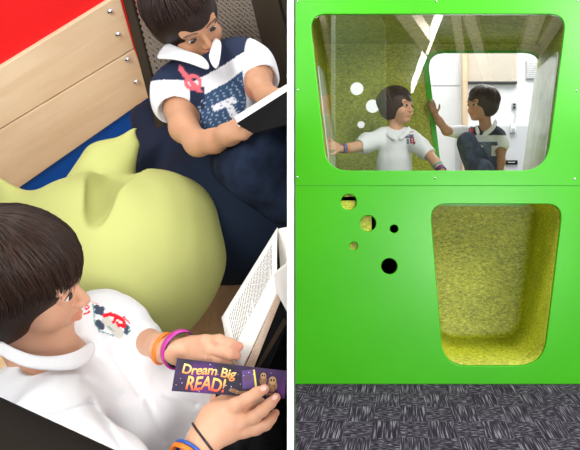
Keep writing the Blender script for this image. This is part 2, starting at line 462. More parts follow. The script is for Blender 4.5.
            for k in range(K):
                for j in range(4):
                    Fc.append([base+k*4+j, base+k*4+(j+1) % 4, base+(k+1)*4+(j+1) % 4, base+(k+1)*4+j])
        bpy.data.meshes.remove(me); me = mesh_from('hair', V, Fc, True)
        at = me.color_attributes.new('Col', 'FLOAT_COLOR', 'POINT'); at.data.foreach_set('color', np.c_[np.array(C), np.ones(len(C))].ravel())
        o = link('hair', me, M['hair'], parent)
        return o
def rel(pts, base):   # convenience: list of (px, py, d, r) -> chain
    return [(A(P(x, y, d)), r) for x, y, d, r in pts]

LEFTCUT = []
def L(o): LEFTCUT.append(o); return o

# ================================================================== RIGHT: the green play wall
WIN = rpoly([(309.5, 14), (566.5, 14), (546.5, 170.5), (327, 170.5)], [17, 17, 26, 22])
NIC = rpoly([(430, 204), (563, 204), (543.5, 366), (443.5, 366)], [17, 17, 26, 24])
HOLES = [(348.7, 202, 7.9), (368, 223.4, 8.0), (394, 229, 4.1), (353.6, 246, 4.1), (389.2, 266.4, 8.0)]
wall = panel('wall_front', D, [[(294, -60), (640, -60), (640, 384.3), (294, 384.3)], WIN, NIC]+[circ(*h) for h in HOLES], .03, M['green'], bevel=.004)
tag(wall, 'bright green laminate wall with a window, a niche and round holes', kind='structure')
a = P(294, 185.6, D); b = P(640, 185.6, D)
box('seam', (a.x, D-.0008, a.z-.0025), (b.x, D+.004, a.z+.0025), M['seam'], wall)
for i, (x, y) in enumerate([(297.5, 1.3), (436.2, 1.3), (577.6, .8), (297.6, 89.7), (576.4, 90.5), (297.3, 177.2), (434.8, 178.3), (574.9, 179)]):
    c = P(x, y, D); v = []; f = []
    prof = [(.0005, -.0045), (.004, -.004), (.0062, -.0015), (.0066, .001)]
    for (r, q) in prof:
        for k in range(12): v.append((c.x+r*math.cos(k*math.pi/6), D+q, c.z+r*math.sin(k*math.pi/6)))
    for j in range(3):
        for k in range(12): f.append([j*12+k, j*12+(k+1) % 12, (j+1)*12+(k+1) % 12, (j+1)*12+k])
    f.append(list(range(12)))
    link('screw', fixn(mesh_from('screw', v, f, True)), M['steel'], wall)
def tunnel(name, loop, d0, d1, mat, cap=False, parent=None, th=.012, taper=1.0):
    n = len(loop); v = []; f = []
    for d in (d0, d1):
        for q in loop: w = P(q[0], q[1], D); v.append((w.x, d, w.z))
    for i in range(n): f.append([i, (i+1) % n, n+(i+1) % n, n+i])
    if cap:
        cx = sum(x[0] for x in v[:n])/n; cz = sum(x[2] for x in v[:n])/n
        for r, dy in ((.985, .016), (.95, .028), (.9, .034)):
            b0 = len(v)-n
            for i in range(n): x = v[n+i]; v.append((cx+(x[0]-cx)*r, d1+dy, cz+(x[2]-cz)*r))
            for i in range(n): f.append([b0+i, b0+(i+1) % n, b0+n+(i+1) % n, b0+n+i])
        f.append([len(v)-n+i for i in range(n)][::-1])
    me = mesh_from(name, v, f, True); fixn(me)
    o = link(name, me, mat, parent)
    s = o.modifiers.new('solid', 'SOLIDIFY'); s.thickness = th; s.offset = 1 if cap else 1
    return o
# niche: moulded recess
t_ = tunnel('niche_lining', NIC, D+.028, 5.02, M['speckle'], cap=True, parent=wall)
tag(t_, 'speckled yellow-green lining of the niche')
# small board behind the little holes
q0 = P(300, 192, D); q1 = P(371.5, 290, D)
hb = box('backing_board', (q0.x, D+.031, q1.z), (q1.x, D+.043, q0.z), M['speckle'], wall)
tag(hb, 'speckled board seen through the small holes')
# play room behind the window
ZF, ZC, D2 = .985, P(0, 14, D).z, 5.0
xl, xr = P(309.5, 14, D).x, P(566.5, 14, D).x
xlb, xrb = P(331, 198, D).x, P(543, 198, D).x
cl = box('ceiling', (xl-.05, D+.031, ZC), (xr+.05, D2, ZC+.02), M['speckle']); tag(cl, 'speckled green ceiling of the play cabin', kind='structure')
fl = box('floor', (xl-.05, D+.031, ZF-.02), (xr+.05, 5.75, ZF), M['speckle']); tag(fl, 'raised floor of the play cabin', kind='structure')
wl = slab('wall_left', [(xl, D+.031, ZC), (xlb, D+.031, ZF), (xlb-.02, D+.031, ZF), (xl-.02, D+.031, ZC)], (0, D2-D-.031, 0), M['speckle']); tag(wl, 'left side wall of the play cabin', kind='structure')
wr = slab('wall_right', [(xr, D+.031, ZC), (xrb, D+.031, ZF), (xrb+.02, D+.031, ZF), (xr+.02, D+.031, ZC)], (0, D2-D-.031, 0), M['speckle']); tag(wr, 'right side wall of the play cabin', kind='structure')
def sidepanel(sgn, ytop, y0, y1, par):
    # pale acrylic sheet with rounded corners lying on the slanted side wall
    xt, xb = (xl, xlb) if sgn < 0 else (xr, xrb)
    zt = P(0, ytop, D).z
    lp = rpoly([(y0, zt), (y1, zt), (y1, ZF+.01), (y0, ZF+.01)], [.07, .07, .02, .02])
    pts = []
    for q in lp:
        t = (q[1]-ZF)/(ZC-ZF); x = xb+(xt-xb)*t; pts.append((x-sgn*.002, q[0], q[1]))
    return slab('side_sheet', pts, (-sgn*.008, 0, 0), M['pale'], par)
s1 = sidepanel(1, 48, D+.06, D2-.02, wr); s2 = sidepanel(-1, 62, D+.06, D2-.35, wl)
tag(s1, 'pale translucent sheet on the right side'); tag(s2, 'pale translucent sheet on the left side')
OP = rpoly([(425.5, 52), (541.5, 52), (526, 205), (444, 205)], [19, 17, 5, 5])
OPO = rpoly([(421.5, 50.5), (543, 50.5), (527.5, 206), (441, 206)], [20, 18, 5, 5])
bw = panel('wall_back', D2, [[(318, 38), (548, 38), (548, 212), (318, 212)], OP, circ(356.8, 88.5, 6.6), circ(372.6, 106, 6.8), circ(361, 124.6, 3.6)], .02, M['speckle'])
tag(bw, 'speckled yellow-green back wall with three round holes', kind='structure')
OPI = rpoly([(427, 53), (540.8, 53), (525.3, 204), (445.5, 204)], [19, 17, 5, 5])
tr = panel('opening_trim', D2-.012, [OPO, OPI], .012, M['green'], bw); tag(tr, 'bright green edging round the opening')
# glass
wn = box('window_1', (0, 0, 0), (.001, .001, .001), M['green_edge']); 
bpy.data.objects.remove(wn)
g = panel('window_1', D+.012, [WIN], .006, M['glass'])
tag(g, 'clear glass of the play cabin window', kind='structure')
# enclosure behind the lower half
box_l = box('wall_side', (P(294, 0, D).x, D+.031, 0), (P(294, 0, D).x+.02, 5.08, 2.3), M['darkgrey']); tag(box_l, kind='structure')
box_b = box('wall_rear', (P(294, 0, D).x+.02, 5.065, 0), (1.3, 5.085, ZF-.02), M['darkgrey']); tag(box_b, kind='structure')
box_r = box('wall_end', (1.25, D+.031, 0), (1.27, 5.06, 2.3), M['darkgrey']); tag(box_r, kind='structure')
# carpet
fc = box('floor_carpet', (-7, -11, -.02), (4.0, 9.0, 0), M['carpet']); tag(fc, 'dark grey striated carpet', kind='structure')
# far hall
Y3 = 8.0
fw = box('wall_far', (-2.0, Y3, 0), (4.0, Y3+.05, 4.2), M['white_wall']); tag(fw, 'white wall of the hall beyond', kind='structure')
w = P(0, 126, Y3)
lower = box('wainscot', (P(455, 0, Y3).x, Y3-.02, 0), (3.6, Y3, w.z), flat('pale_grey_panel', (.62, .63, .66), .7), fw)
c0 = P(462, 40, 7.9); c1 = P(467.5, 260, 7.9)
post = box('timber_post', (c0.x, 7.86, 0), (c1.x, 7.95, 4.2), M['pine'], bevel=.004); tag(post, 'pale timber post rising in front of the white hall wall', 'post')
c0 = P(468, 30, 7.95); c1 = P(517, 81.5, 7.95)
bp = box('wall_board', (c0.x, 7.955, c1.z), (c1.x, 7.995, c0.z+.5), M['beige']); tag(bp, 'beige board high on the hall wall right of the post', 'board')
box('bottom_rail', (c0.x, 7.94, c1.z-.02), (c1.x, 7.995, c1.z), M['darkgrey'], bp)
box('trim_1', (P(430, 0, Y3).x-.6, Y3-.006, P(0, 85, Y3).z), (P(460, 0, Y3).x, Y3, P(0, 85.8, Y3).z), M['grille'], None)['kind'] = 'structure'
c0 = P(526, 60, 7.97); c1 = P(538, 79, 7.97)
gr = box('vent_grille', (c0.x, 7.97, c1.z), (c1.x+.02, 8.0, c0.z), M['grille']); tag(gr, 'grey louvred vent on the white hall wall at upper right', 'vent')
for i in range(9):
    z = c1.z+.012+i*(c0.z-c1.z-.02)/9; box('slat', (c0.x+.008, 7.962, z), (c1.x+.012, 7.972, z+.008), M['white_wall'], gr)
c = P(514.2, 106, 7.98)
ou = box('wall_outlet', (c.x-.024, 7.975, c.z-.03), (c.x+.024, 8.0, c.z+.03), M['grille'], bevel=.003); tag(ou, 'small grey power outlet on the hall wall above the hanging cord', 'outlet')
for s in (-1, 1): box('socket', (c.x-.012, 7.971, c.z+s*.014-.009), (c.x+.012, 7.976, c.z+s*.014+.009), M['black'], ou)
c2 = P(513, 128, 7.95)
dv = box('wall_phone', (c2.x-.028, 7.93, c2.z-.05), (c2.x+.028, 8.0-.021, c2.z+.045), M['white_wall'], bevel=.01); tag(dv, 'small white wall phone hanging from a cord under the outlet', 'phone')
box('cradle', (c2.x-.018, 7.922, c2.z-.035), (c2.x+.018, 7.932, c2.z-.005), M['grille'], dv, bevel=.003)
cd = tube('cord', [P(514.4, 110, 7.97), P(515.6, 116, 7.95), P(514.5, 121, 7.95), P(513, 125, 7.95)], .004, M['grille'], seg=6); tag(cd, 'thin grey cord hanging down from the outlet', 'cord')
c = P(511.2, 162.3, 7.97)
sg = box('wall_sign', (c.x-.062, 7.955, c.z-.02), (c.x+.062, 7.979, c.z+.02), M['black']); tag(sg, 'small black sign low on the pale hall wall', 'sign')
box('white_line', (c.x-.035, 7.952, c.z-.003), (c.x+.035, 7.956, c.z+.003), M['white_wall'], sg)

# hall ceiling over the viewer with its beams and lamps (seen mirrored in the glass)
ZH = 3.2
def V_(px, py):      # point of the ceiling whose mirror image in the glass appears at px, py
    dv_ = (ZH-.0-H)*F/(VY-py); x = (px-VX)/F*dv_; return Vector((x, 2*D-dv_, ZH))
ce = box('ceiling_hall', (-7, -11, ZH+.2), (4.0, D, ZH+.25), flat('ceiling_dark', (.05, .05, .05), .9)); tag(ce, 'dark hall ceiling above the beams', kind='structure')
for (xa, xb, w_) in ((404, 436, 17), (456, 462, 10), (469, 482, 13), (538, 524, 16), (561, 533, 14), (322, 330, 6), (372, 352, 9), (352, 350, 5)):
    p = V_(xa, 16); q = V_(xb, 60); dirv = (q-p); p = p-dirv*.1; q = q+dirv*.7
    hw = w_/2*9.6/800; s = Vector((hw, 0, 0))
    bo = slab('ceiling_beam', [p-s, p+s, q+s*1.1, q-s*1.1], (0, 0, .2), M['beam'])
    tag(bo, 'pale timber beam under the hall ceiling, mirrored in the window glass', 'beam', 'timber beams of the hall ceiling')
p = V_(441, 16); q = V_(411, 97)
for k in range(6):
    vx0 = 441-(30)*k/6; vy0 = 17+78*(k/6); vx1 = 441-30*(k+.82)/6; vy1 = 17+78*((k+.82)/6)
    a_ = V_(vx0, vy0); b_ = V_(vx1, vy1); dd = (b_-a_).normalized(); s = dd.cross(Vector((0, 0, 1)))*.018
    lm = slab('linear_lamp', [a_-s, a_+s, b_+s, b_-s], (0, 0, .2), M['lamp'])
    tag(lm, 'white linear ceiling lamp, one of a dashed diagonal row mirrored in the glass', 'lamp', 'linear lamps of the hall ceiling')

# ------------------------------------------------------------------ the two boys in the cabin
def hand(b, w, d, n, s, spread=.25, curl=.15, thumb=1, k=.004):
    """palm + five fingers; w wrist, d direction, n back-of-hand normal, s hand length"""
    w = A(w); d = A(d)/np.linalg.norm(d); n = A(n)-d*(A(n)@d); n /= np.linalg.norm(n); t = np.cross(d, n)*thumb
    b.ell(w+d*s*.27, (s*.20, s*.29, s*.085), np.stack([t, d, n]), s*.06)
    for i, (off, ln, sp) in enumerate(((.15, .44, .5), (.05, .49, .15), (-.05, .46, -.2), (-.14, .36, -.6))):
        a0 = w+d*s*(.45-.03*abs(i-1))+t*s*off; v = d*math.cos(spread*sp)+t*math.sin(spread*sp)
        c1 = a0+v*s*ln*.45-n*s*curl*.12; v2 = v-n*curl*1.4; v2 /= np.linalg.norm(v2); c2 = c1+v2*s*ln*.55
        b.chain([(a0, s*.058), (c1, s*.052), (c2, s*.042)], k=s*.02)
    a0 = w+d*s*.12+t*s*.13; v = d*.65+t*.75; v /= np.linalg.norm(v); c1 = a0+v*s*.26; v2 = d*.85+t*.4-n*.2; v2 /= np.linalg.norm(v2)
    b.chain([(a0, s*.075), (c1, s*.058), (c1+v2*s*.2, s*.046)], k=s*.03)

def base_empty(loc, label, group=None): return empty('person', loc, label, 'person', group)
# ---- boy in the white polo
d = 4.6
k3 = base_empty(P(397, 190, d), 'boy in a white polo shirt with arm stretched left behind the glass')
hd = Head(P(397.5, 107.5, d), (.84, -.54, .03), (-.06, -.02, 1), .99)
b = Blob(); hd.add(b, .011)
b.cap(hd.w(0, -.022, -.05), P(396, 131, 4.62), .036, .040, .02)
b.chain(rel([(396, 138, 4.63, .05), (378, 139, 4.6, .042), (360, 146, 4.52, .030), (350, 148, 4.47, .026), (341, 148.5, 4.43, .021)], 0), .02)
hand(b, P(341, 148.5, 4.43), P(322, 141.5, 4.36)-P(341, 148.5, 4.43), (-.1, -1, .25), .125, spread=.55, curl=.05, thumb=-1)
b.chain(rel([(396, 138, 4.63, .05), (413, 139, 4.6, .042), (428, 153, 4.5, .030), (436, 163, 4.42, .026), (441, 170, 4.38, .021)], 0), .02)
hand(b, P(441, 170, 4.38), (.15, -.12, -.4), (.2, -1, 0), .12, curl=.3)
b.cap(P(396, 140, 4.63), P(396, 184, 4.64), .075, .085, .03)
for s in (-1, 1):
    b.chain([(A(P(396+s*10, 185, 4.64)), .06), (A(P(396+s*48, 186.5, 4.50)), .045), (A(P(396-s*4, 190.5, 4.40)), .032), (A(P(396-s*14, 190.5, 4.38)), .03)], .02)
me = b.mesh('body', .0034); cols = lambda co: hd.paint(co, SK1*1.1, np.ones((len(co), 3))*SK1*1.1)
paint(me, cols); link('body', me, M['skin'], k3); hd.eyes(k3)
o = hd.hair(k3, (.085, .058, .048), strands=420, seed=3, bang=1.18, wid=.0034); tag(o, 'brown bowl-cut hair')
b = Blob()
b.cap(P(395, 146, 4.63), P(394, 180, 4.64), .098, .108, .03).ell(P(395, 139, 4.625), (.125, .07, .055), k=.03)
b.chain(rel([(380, 138.5, 4.6, .052), (367, 143, 4.55, .050), (361, 145.5, 4.525, .048)], 0), .03)
b.chain(rel([(411, 138.5, 4.6, .052), (421, 147, 4.54, .048), (427.5, 153, 4.5, .045)], 0), .03)
b.cap(P(385, 134, 4.61), P(406, 133.5, 4.61), .035, .035, .03)
fd = folds(.0035, 38, 3)
b.disp = fd
b.cap(P(397, 108, 4.60), P(396.5, 129, 4.60), .03, .038, .006, sub=True)
# sleeve mouths
b.cap(P(350, 149.5, 4.48), P(359.5, 146.3, 4.517), .05, .038, .004, sub=True); b.cap(P(437, 164, 4.42), P(429.3, 155, 4.49), .05, .036, .004, sub=True)
me = b.mesh('polo_shirt', .0036)
def emb3(co):
    c = np.ones((len(co), 3))*(.83, .83, .86); px = VX+co[:, 0]*F/4.53; py = VY-(co[:, 2]-H)*F/4.53; fr = co[:, 1] < 4.6
    ins = lambda x0, y0, x1, y1: (px > x0) & (px < x1) & (py > y0) & (py < y1) & fr
    c[ins(404.5, 134.2, 413.5, 137.6)] = (.10, .13, .20); c[ins(407, 134.6, 409, 136)] = (.6, .6, .65)
    c[ins(406.5, 138.3, 409, 144)] = (.12, .20, .26); c[ins(410, 137.2, 414.3, 143.4)] = (.45, .04, .06); c[ins(411.4, 138.6, 412.8, 139.9)] = (.8, .75, .75); c[ins(411.4, 141, 413, 142)] = (.8, .75, .75)
    c[ins(413.2, 141.6, 415.2, 145)] = (.4, .05, .07)
    for k in range(6): c[ins(402.8+k*1.9, 131.6-.2*k, 403.8+k*1.9, 132.9-.2*k)] = (.45, .1, .12)
    return c
paint(me, emb3); link('polo_shirt', me, M['cloth_print'], k3)
def collar(pts, w, th, mat, parent, name='collar'):
    """folded strip through 3-D points (top edge, lower edge pairs)"""
    v = []; f = []; n = len(pts)
    for (a, c) in pts: v += [a, c]
    for i in range(n-1): f.append([2*i, 2*i+1, 2*i+3, 2*i+2])
    me = mesh_from(name, v, f, True); o = link(name, me, mat, parent)
    m = o.modifiers.new('sub', 'SUBSURF'); m.levels = 2; m.render_levels = 2
    m = o.modifiers.new('solid', 'SOLIDIFY'); m.thickness = th; m.offset = 0
    return o
collar([(P(384.5, 127, 4.60), P(383.5, 131, 4.585)), (P(387.5, 130.5, 4.56), P(387, 135.5, 4.54)), (P(392, 134, 4.535), P(392, 139.5, 4.515)), (P(396, 136, 4.525), P(397.5, 141, 4.505))], 0, .004, M['white_cloth'], k3)
collar([(P(408.5, 125.5, 4.60), P(410.5, 128, 4.59)), (P(407, 129.5, 4.56), P(410, 132.5, 4.545)), (P(403, 133, 4.535), P(404.5, 137.5, 4.52)), (P(399, 136, 4.525), P(399.5, 141, 4.51))], 0, .004, M['white_cloth'], k3)
b = Blob(); b.cap(P(396, 180, 4.64), P(396, 186, 4.64), .10, .095)
for s in (-1, 1): b.chain([(A(P(396+s*10, 184.5, 4.64)), .070), (A(P(396+s*48, 186, 4.50)), .052), (A(P(396-s*2, 190, 4.41)), .040)], .02)
link('trousers', b.mesh('trousers', .006), M['jeans'], k3)
ax = P(341, 148.5, 4.43)-P(350, 148, 4.47)
for x, mt, cn in ((342, 'purple', 'dark purple'), (344.2, 'rubber_blue', 'blue'), (346.6, 'orange', 'orange'), (349.5, 'rubber_blue', 'dark blue')):
    dd_ = 4.43+(x-341)*.0045; tag(band('bracelet', P(x, 148.5, dd_), ax, .0245, .009, .0035, M[mt], k3), cn+' rubber bracelet')
ax = P(441, 170, 4.38)-P(436, 163, 4.42)
for t, mt, cn in ((.45, 'teal', 'teal'), (.85, 'purple', 'purple'), (1.1, 'purple', 'purple')):
    c = P(436+5*t, 163+7*t, 4.42-.04*t); tag(band('bracelet', c, ax, .0245, .010, .0035, M[mt], k3), cn+' rubber bracelet')

# ---- boy in the striped shirt, sitting in the far opening
d = 5.14
k4 = base_empty(P(485, 190, 5.2), 'boy in a navy and white striped shirt and jeans crouching in the opening')
hd = Head(P(481.5, 105.5, d), (-.84, -.54, -.06), (.08, -.05, 1), 1.04)
b = Blob(); hd.add(b, .012)
b.cap(hd.w(0, -.022, -.05), P(486, 131, 5.18), .038, .042, .02)
sh = P(488, 136, 5.19)
b.chain(rel([(488, 136, 5.19, .05), (470, 134, 5.14, .042), (458, 132, 5.06, .034), (446.5, 131, 4.97, .027), (439, 121, 4.94, .024), (435, 114, 4.935, .019)], 0), .02)
hand(b, P(435.3, 115, 4.935), P(432.3, 106, 4.935)-P(435.3, 115, 4.935), (.1, -1, .1), .115, spread=.2, curl=.5, thumb=1)
b.chain(rel([(488, 136, 5.19, .05), (498, 136, 5.17, .042), (501, 150, 5.12, .031), (501, 162, 5.08, .027), (499.5, 172, 5.05, .022)], 0), .02)
hand(b, P(499.5, 172, 5.05), (-.05, -.15, -1), (.2, -1, 0), .12, curl=.2)
b.cap(P(487, 140, 5.19), P(490, 178, 5.26), .075, .085, .03)
fz = 198-.0
b.chain([(A(P(489, 176, 5.26)), .06), (A(P(467, 142, 5.02)), .045), (A(P(474, 180, 5.07)), .034), (A(P(473, 191, 5.06)), .03), (A(P(465, 194, 4.92)), .025)], .02)
b.chain([(A(P(492, 178, 5.26)), .06), (A(P(482, 171, 4.98)), .045), (A(P(496, 189, 5.1)), .03), (A(P(505, 190, 5.1)), .025)], .02)
me = b.mesh('body', .0036); paint(me, lambda co: hd.paint(co, SK2, np.ones((len(co), 3))*SK2)); link('body', me, M['skin'], k4); hd.eyes(k4)
o = hd.hair(k4, (.075, .050, .042), strands=420, seed=9, bang=1.15, wid=.0034); tag(o, 'dark brown bowl-cut hair')
b = Blob()
b.cap(P(487, 146, 5.20), P(490, 176, 5.26), .098, .105, .03).ell(P(486, 137, 5.18), (.115, .07, .055), k=.03)
b.chain(rel([(473, 134.5, 5.15, .050), (461, 132.5, 5.08, .040), (450, 131.2, 5.0, .032)], 0), .03)
b.chain(rel([(498, 136, 5.17, .052), (500.5, 143, 5.14, .046), (501, 147, 5.12, .043)], 0), .03)
b.cap(P(480, 131, 5.17), P(494, 130.5, 5.18), .035, .035, .03)
b.disp = folds(.0035, 38, 5)
b.cap(P(482, 108, 5.15), P(485, 129, 5.15), .03, .038, .006, sub=True)
b.cap(P(501, 158, 5.08), P(501, 149, 5.115), .045, .037, .004, sub=True); b.cap(P(443, 128, 4.95), P(448.5, 131.2, 4.99), .04, .028, .003, sub=True)
me = b.mesh('polo_shirt', .0036)
def emb4(co, x0=0):
    px = VX+co[:, 0]*F/5.12; py = VY-(co[:, 2]-H)*F/5.12
    c = np.ones((len(co), 3))*(.80, .80, .84)
    c[(py < 135.5)] = (.03, .035, .06); c[(py >= 142)] = (.085, .11, .18); c[(px > 497) & (py > 138.5)] = (.82, .82, .86); c[px < 470] = (.80, .80, .84)
    c[(px > 491) & (px < 497) & (py > 146) & (py < 156)] = (.8, .8, .76)
    n = np.sin(px*2.3)*np.sin(py*2.1+px); c[(py > 142) & (px < 490) & (n > .62)] = (.6, .64, .7)
    t = ((np.abs(px-480-(py-146)*.3) < 1.3) & (py > 146) & (py < 152)) | ((py > 145.5) & (py < 147.5) & (px > 476) & (px < 483)); c[t] = (.82, .82, .84)
    r = (np.abs(np.hypot(px-470.5, (py-131))-2.0) < .8) | ((np.abs(px-470+(py-133)*.5) < .8) & (py > 130) & (py < 136)); c[r & (co[:, 1] < 5.16)] = (.55, .05, .06)
    return c
paint(me, emb4); link('polo_shirt', me, M['cloth_print'], k4)
collar([(P(495.5, 117, 5.19), P(498.5, 121, 5.19)), (P(493, 124, 5.15), P(495, 130, 5.12)), (P(488, 130, 5.11), P(486, 136, 5.08)), (P(483, 132, 5.10), P(481, 138, 5.08))], 0, .004, M['white_cloth'], k4)
collar([(P(477, 123.5, 5.12), P(475, 127, 5.10)), (P(478, 128, 5.10), P(475.5, 132, 5.08)), (P(480, 132, 5.10), P(478.5, 137, 5.08))], 0, .004, M['white_cloth'], k4)
b = Blob(); b.cap(P(489, 174, 5.26), P(490, 180, 5.26), .10, .095)
b.chain([(A(P(489, 174, 5.25)), .072), (A(P(467, 142.5, 5.02)), .060), (A(P(473, 172, 5.06)), .050), (A(P(473.5, 185, 5.07)), .045)], .02)
b.chain([(A(P(492, 176, 5.26)), .072), (A(P(482, 169, 4.98)), .062), (A(P(496, 187, 5.1)), .044)], .02)
b.disp = folds(.004, 45, 2)
link('jeans', b.mesh('jeans', .0045), M['jeans_light'], k4)

o = box('wall_hall_rear', (-7, -11, 0), (4.0, -10.95, 3.4), flat('hall_rear_paint', (.10, .10, .10), .9)); tag(o, kind='structure')
o = box('wall_hall_right', (4.0, -11, 0), (4.05, -1.5, 3.4), flat('hall_side_paint', (.2, .2, .2), .9)); tag(o, kind='structure')

# ================================================================== LEFT: the reading corner (its floor slopes towards the viewer)
rr, tt = math.radians(31), math.radians(45)
UP = Vector((-math.sin(rr)*math.cos(tt), -math.sin(tt), math.cos(rr)*math.cos(tt)))
RT = Vector((math.cos(rr), 0, math.sin(rr)))
FW = Vector((-math.sin(rr)*math.sin(tt), math.cos(tt), math.cos(rr)*math.sin(tt)))
CAM = Vector((0, 0, H))
def ray(px, py): return Vector(((px-VX)/F, 1, -(py-VY)/F))
def WP(px, py, c=2.35): r = ray(px, py); return CAM+r*(c/r.dot(FW))          # point on the corner's upright wall
def FP(px, py, h=1.45): r = ray(px, py); return CAM+r*(-h/r.dot(UP))         # point on its floor
# floor and wall
o = slab('floor_reading', [FP(-60, 30), FP(285.5, 30), FP(285.5, 480), FP(-60, 480)], -UP*.03, M['floorwood']); tag(o, 'pale wooden floor of the reading corner', kind='structure')
o = slab('wall_reading', [WP(-60, -60), WP(285.5, -60), WP(285.5, 260), WP(-60, 330)], FW*.03, M['red']); tag(o, 'red wall of the reading corner', kind='structure')
def board(name, q, th, mat, par=None, bev=.003): return slab(name, [WP(x, y) for x, y in q], -FW*th, mat, par, bev)
wb = empty('wooden_board', WP(60, 90), 'wide pale maple board of two planks bolted across the red wall', 'board')
board('plank', [(-60, 101), (105.5, -.5), (118, -8), (133, 45), (-60, 161.5)], .022, M['maple'], wb)
board('plank', [(-60, 162.5), (133.2, 46), (151, 92), (-60, 239)], .022, M['maple'], wb)
bb = empty('blue_board', WP(100, 140), 'blue painted board under the maple planks', 'board')
board('plank', [(-60, 240), (151.5, 92.5), (190, 100), (190, 200), (-60, 330)], .012, M['blue'], bb)
def bolt(px, py, par, r=.0105):
    c = WP(px, py)-FW*.02; v = []; f = []
    for (q, z) in ((r, 0), (r, .004), (r*.75, .009), (r*.3, .011)):
        for k in range(14): v.append(c+RT*q*math.cos(k*math.pi/7)+UP*q*math.sin(k*math.pi/7)-FW*z)
    for j in range(3):
        for k in range(14): f.append([j*14+k, j*14+(k+1) % 14, (j+1)*14+(k+1) % 14, (j+1)*14+k])
    f += [list(range(14)), list(range(42, 56))]
    return link('bolt', fixn(mesh_from('bolt', v, f, True)), M['steel'], par)
for x, y in ((109.5, 8), (117.5, 31), (127, 56), (135.5, 78.5)): bolt(x, y, wb)
bolt(145.5, 103.5, bb)
b2 = L(board('painted_board', [(262, -30), (300, -30), (300, 17), (273, 18)], .02, M['blue'])); tag(b2, 'small blue board showing at the top beside the chair', 'board')
b3 = L(board('narrow_board', [(273, 18.5), (300, 17.5), (300, 80), (280, 80)], .02, M['maple'])); tag(b3, 'sliver of pale wooden board under the small blue board at the top', 'board')
# mesh backed chair behind the reading boy
mc = empty('mesh_chair', P(200, 60, 2.1), 'brown chair with a woven mesh back behind the boy in navy', 'chair')
C4 = [P(128, -30, 2.17), P(256, -30, 2.12), P(296, 122, 2.03), P(168, 140, 2.08)]
def quad(u, v): return C4[0]*(1-u)*(1-v)+C4[1]*u*(1-v)+C4[2]*u*v+C4[3]*(1-u)*v
v = []; f = []
nrm = (C4[1]-C4[0]).cross(C4[3]-C4[0]).normalized()
def strand(a, b_, r):
    d = (b_-a).normalized(); s = d.cross(nrm)*r; n = nrm*.0012; i = len(v); v.extend([a-s-n, a+s-n, a+s+n, a-s+n, b_-s-n, b_+s-n, b_+s+n, b_-s+n])
    f.extend([[i, i+1, i+2, i+3], [i+7, i+6, i+5, i+4], [i, i+4, i+5, i+1], [i+1, i+5, i+6, i+2], [i+2, i+6, i+7, i+3], [i+3, i+7, i+4, i]])
NU = 24; NV = 28
for k in range(-NV, NU):
    for s in (1, -1):
        # diagonal u = (k + t)/NU, v = t/NV
        t0, t1 = max(0, -k), min(NV, NU-k)
        if t1 <= t0: continue
        m = lambda t: quad((k+t)/NU if s > 0 else 1-(k+t)/NU, t/NV)
        strand(m(t0), m(t1), .0030)
for k in range(NV+1): strand(quad(0, k/NV), quad(1, k/NV), .0022)
L(link('mesh_back', fixn(mesh_from('mesh_back', v, f)), M['weave'], mc))
bk = L(slab('backing', [q+Vector((0, .03, 0)) for q in C4], Vector((0, .01, 0)), flat('tan_backing', (.60, .46, .27), .7), mc))
tag(bk, 'tan backing seen through the mesh')
def rail(name, a, b_, w, th, mat, par):
    d = (b_-a).normalized(); s = d.cross(nrm).normalized()*w
    return L(slab(name, [a-s, a+s, b_+s, b_-s], nrm*th, mat, par, .006))
rail('frame', P(119, -30, 2.16), P(166, 150, 2.06), .013, .03, M['brown_frame'], mc)
rail('frame', P(257, -30, 2.11), P(300, 140, 2.01), .035, .03, M['brown_frame'], mc)
rail('frame', P(276, -30, 2.12), P(318, 140, 2.02), .012, .03, M['brown_frame'], mc)

# ---- bean bags
b = Blob()
b.ell(P(232, 218, 1.98), (.22, .17, .16), k=.05).ell(P(270, 185, 1.95), (.18, .16, .17), k=.06)
b.cap(P(140, 115, 2.22), P(215, 215, 2.0), .012, .13, .06).cap(P(258, 48, 2.03), P(235, 170, 2.05), .02, .16, .06)
b.cap(P(160, 120, 2.22), P(180, 170, 2.1), .05, .10, .06)
f1 = folds(.012, 13, 4); b.disp = f1
nb = L(link('bean_bag', b.mesh('bean_bag', .007), M['navy'])); tag(nb, 'dark navy bean bag the boy with the striped shirt sits on', 'bean bag')
b = Blob(); b.ell(P(142, 172, 2.12), (.07, .06, .06)); b.disp = folds(.004, 20, 4)
gb = link('green_cushion', b.mesh('green_cushion', .006), M['grass_green']); tag(gb, 'small patch of green cushion between the lime and navy bean bags', 'cushion')
b = Blob()
b.ell(P(114, 258, 1.78), (.240, .20, .200), k=.05).ell(P(60, 272, 1.76), (.22, .20, .14), k=.04).ell(P(150, 215, 1.83), (.155, .13, .10), k=.05)
b.ell(P(140, 300, 1.74), (.11, .15, .12), k=.05)
b.cap(P(50, 248, 1.72), P(0, 181, 1.78), .085, .010, .03).cap(P(20, 240, 1.76), P(-5, 200, 1.8), .08, .03, .03)
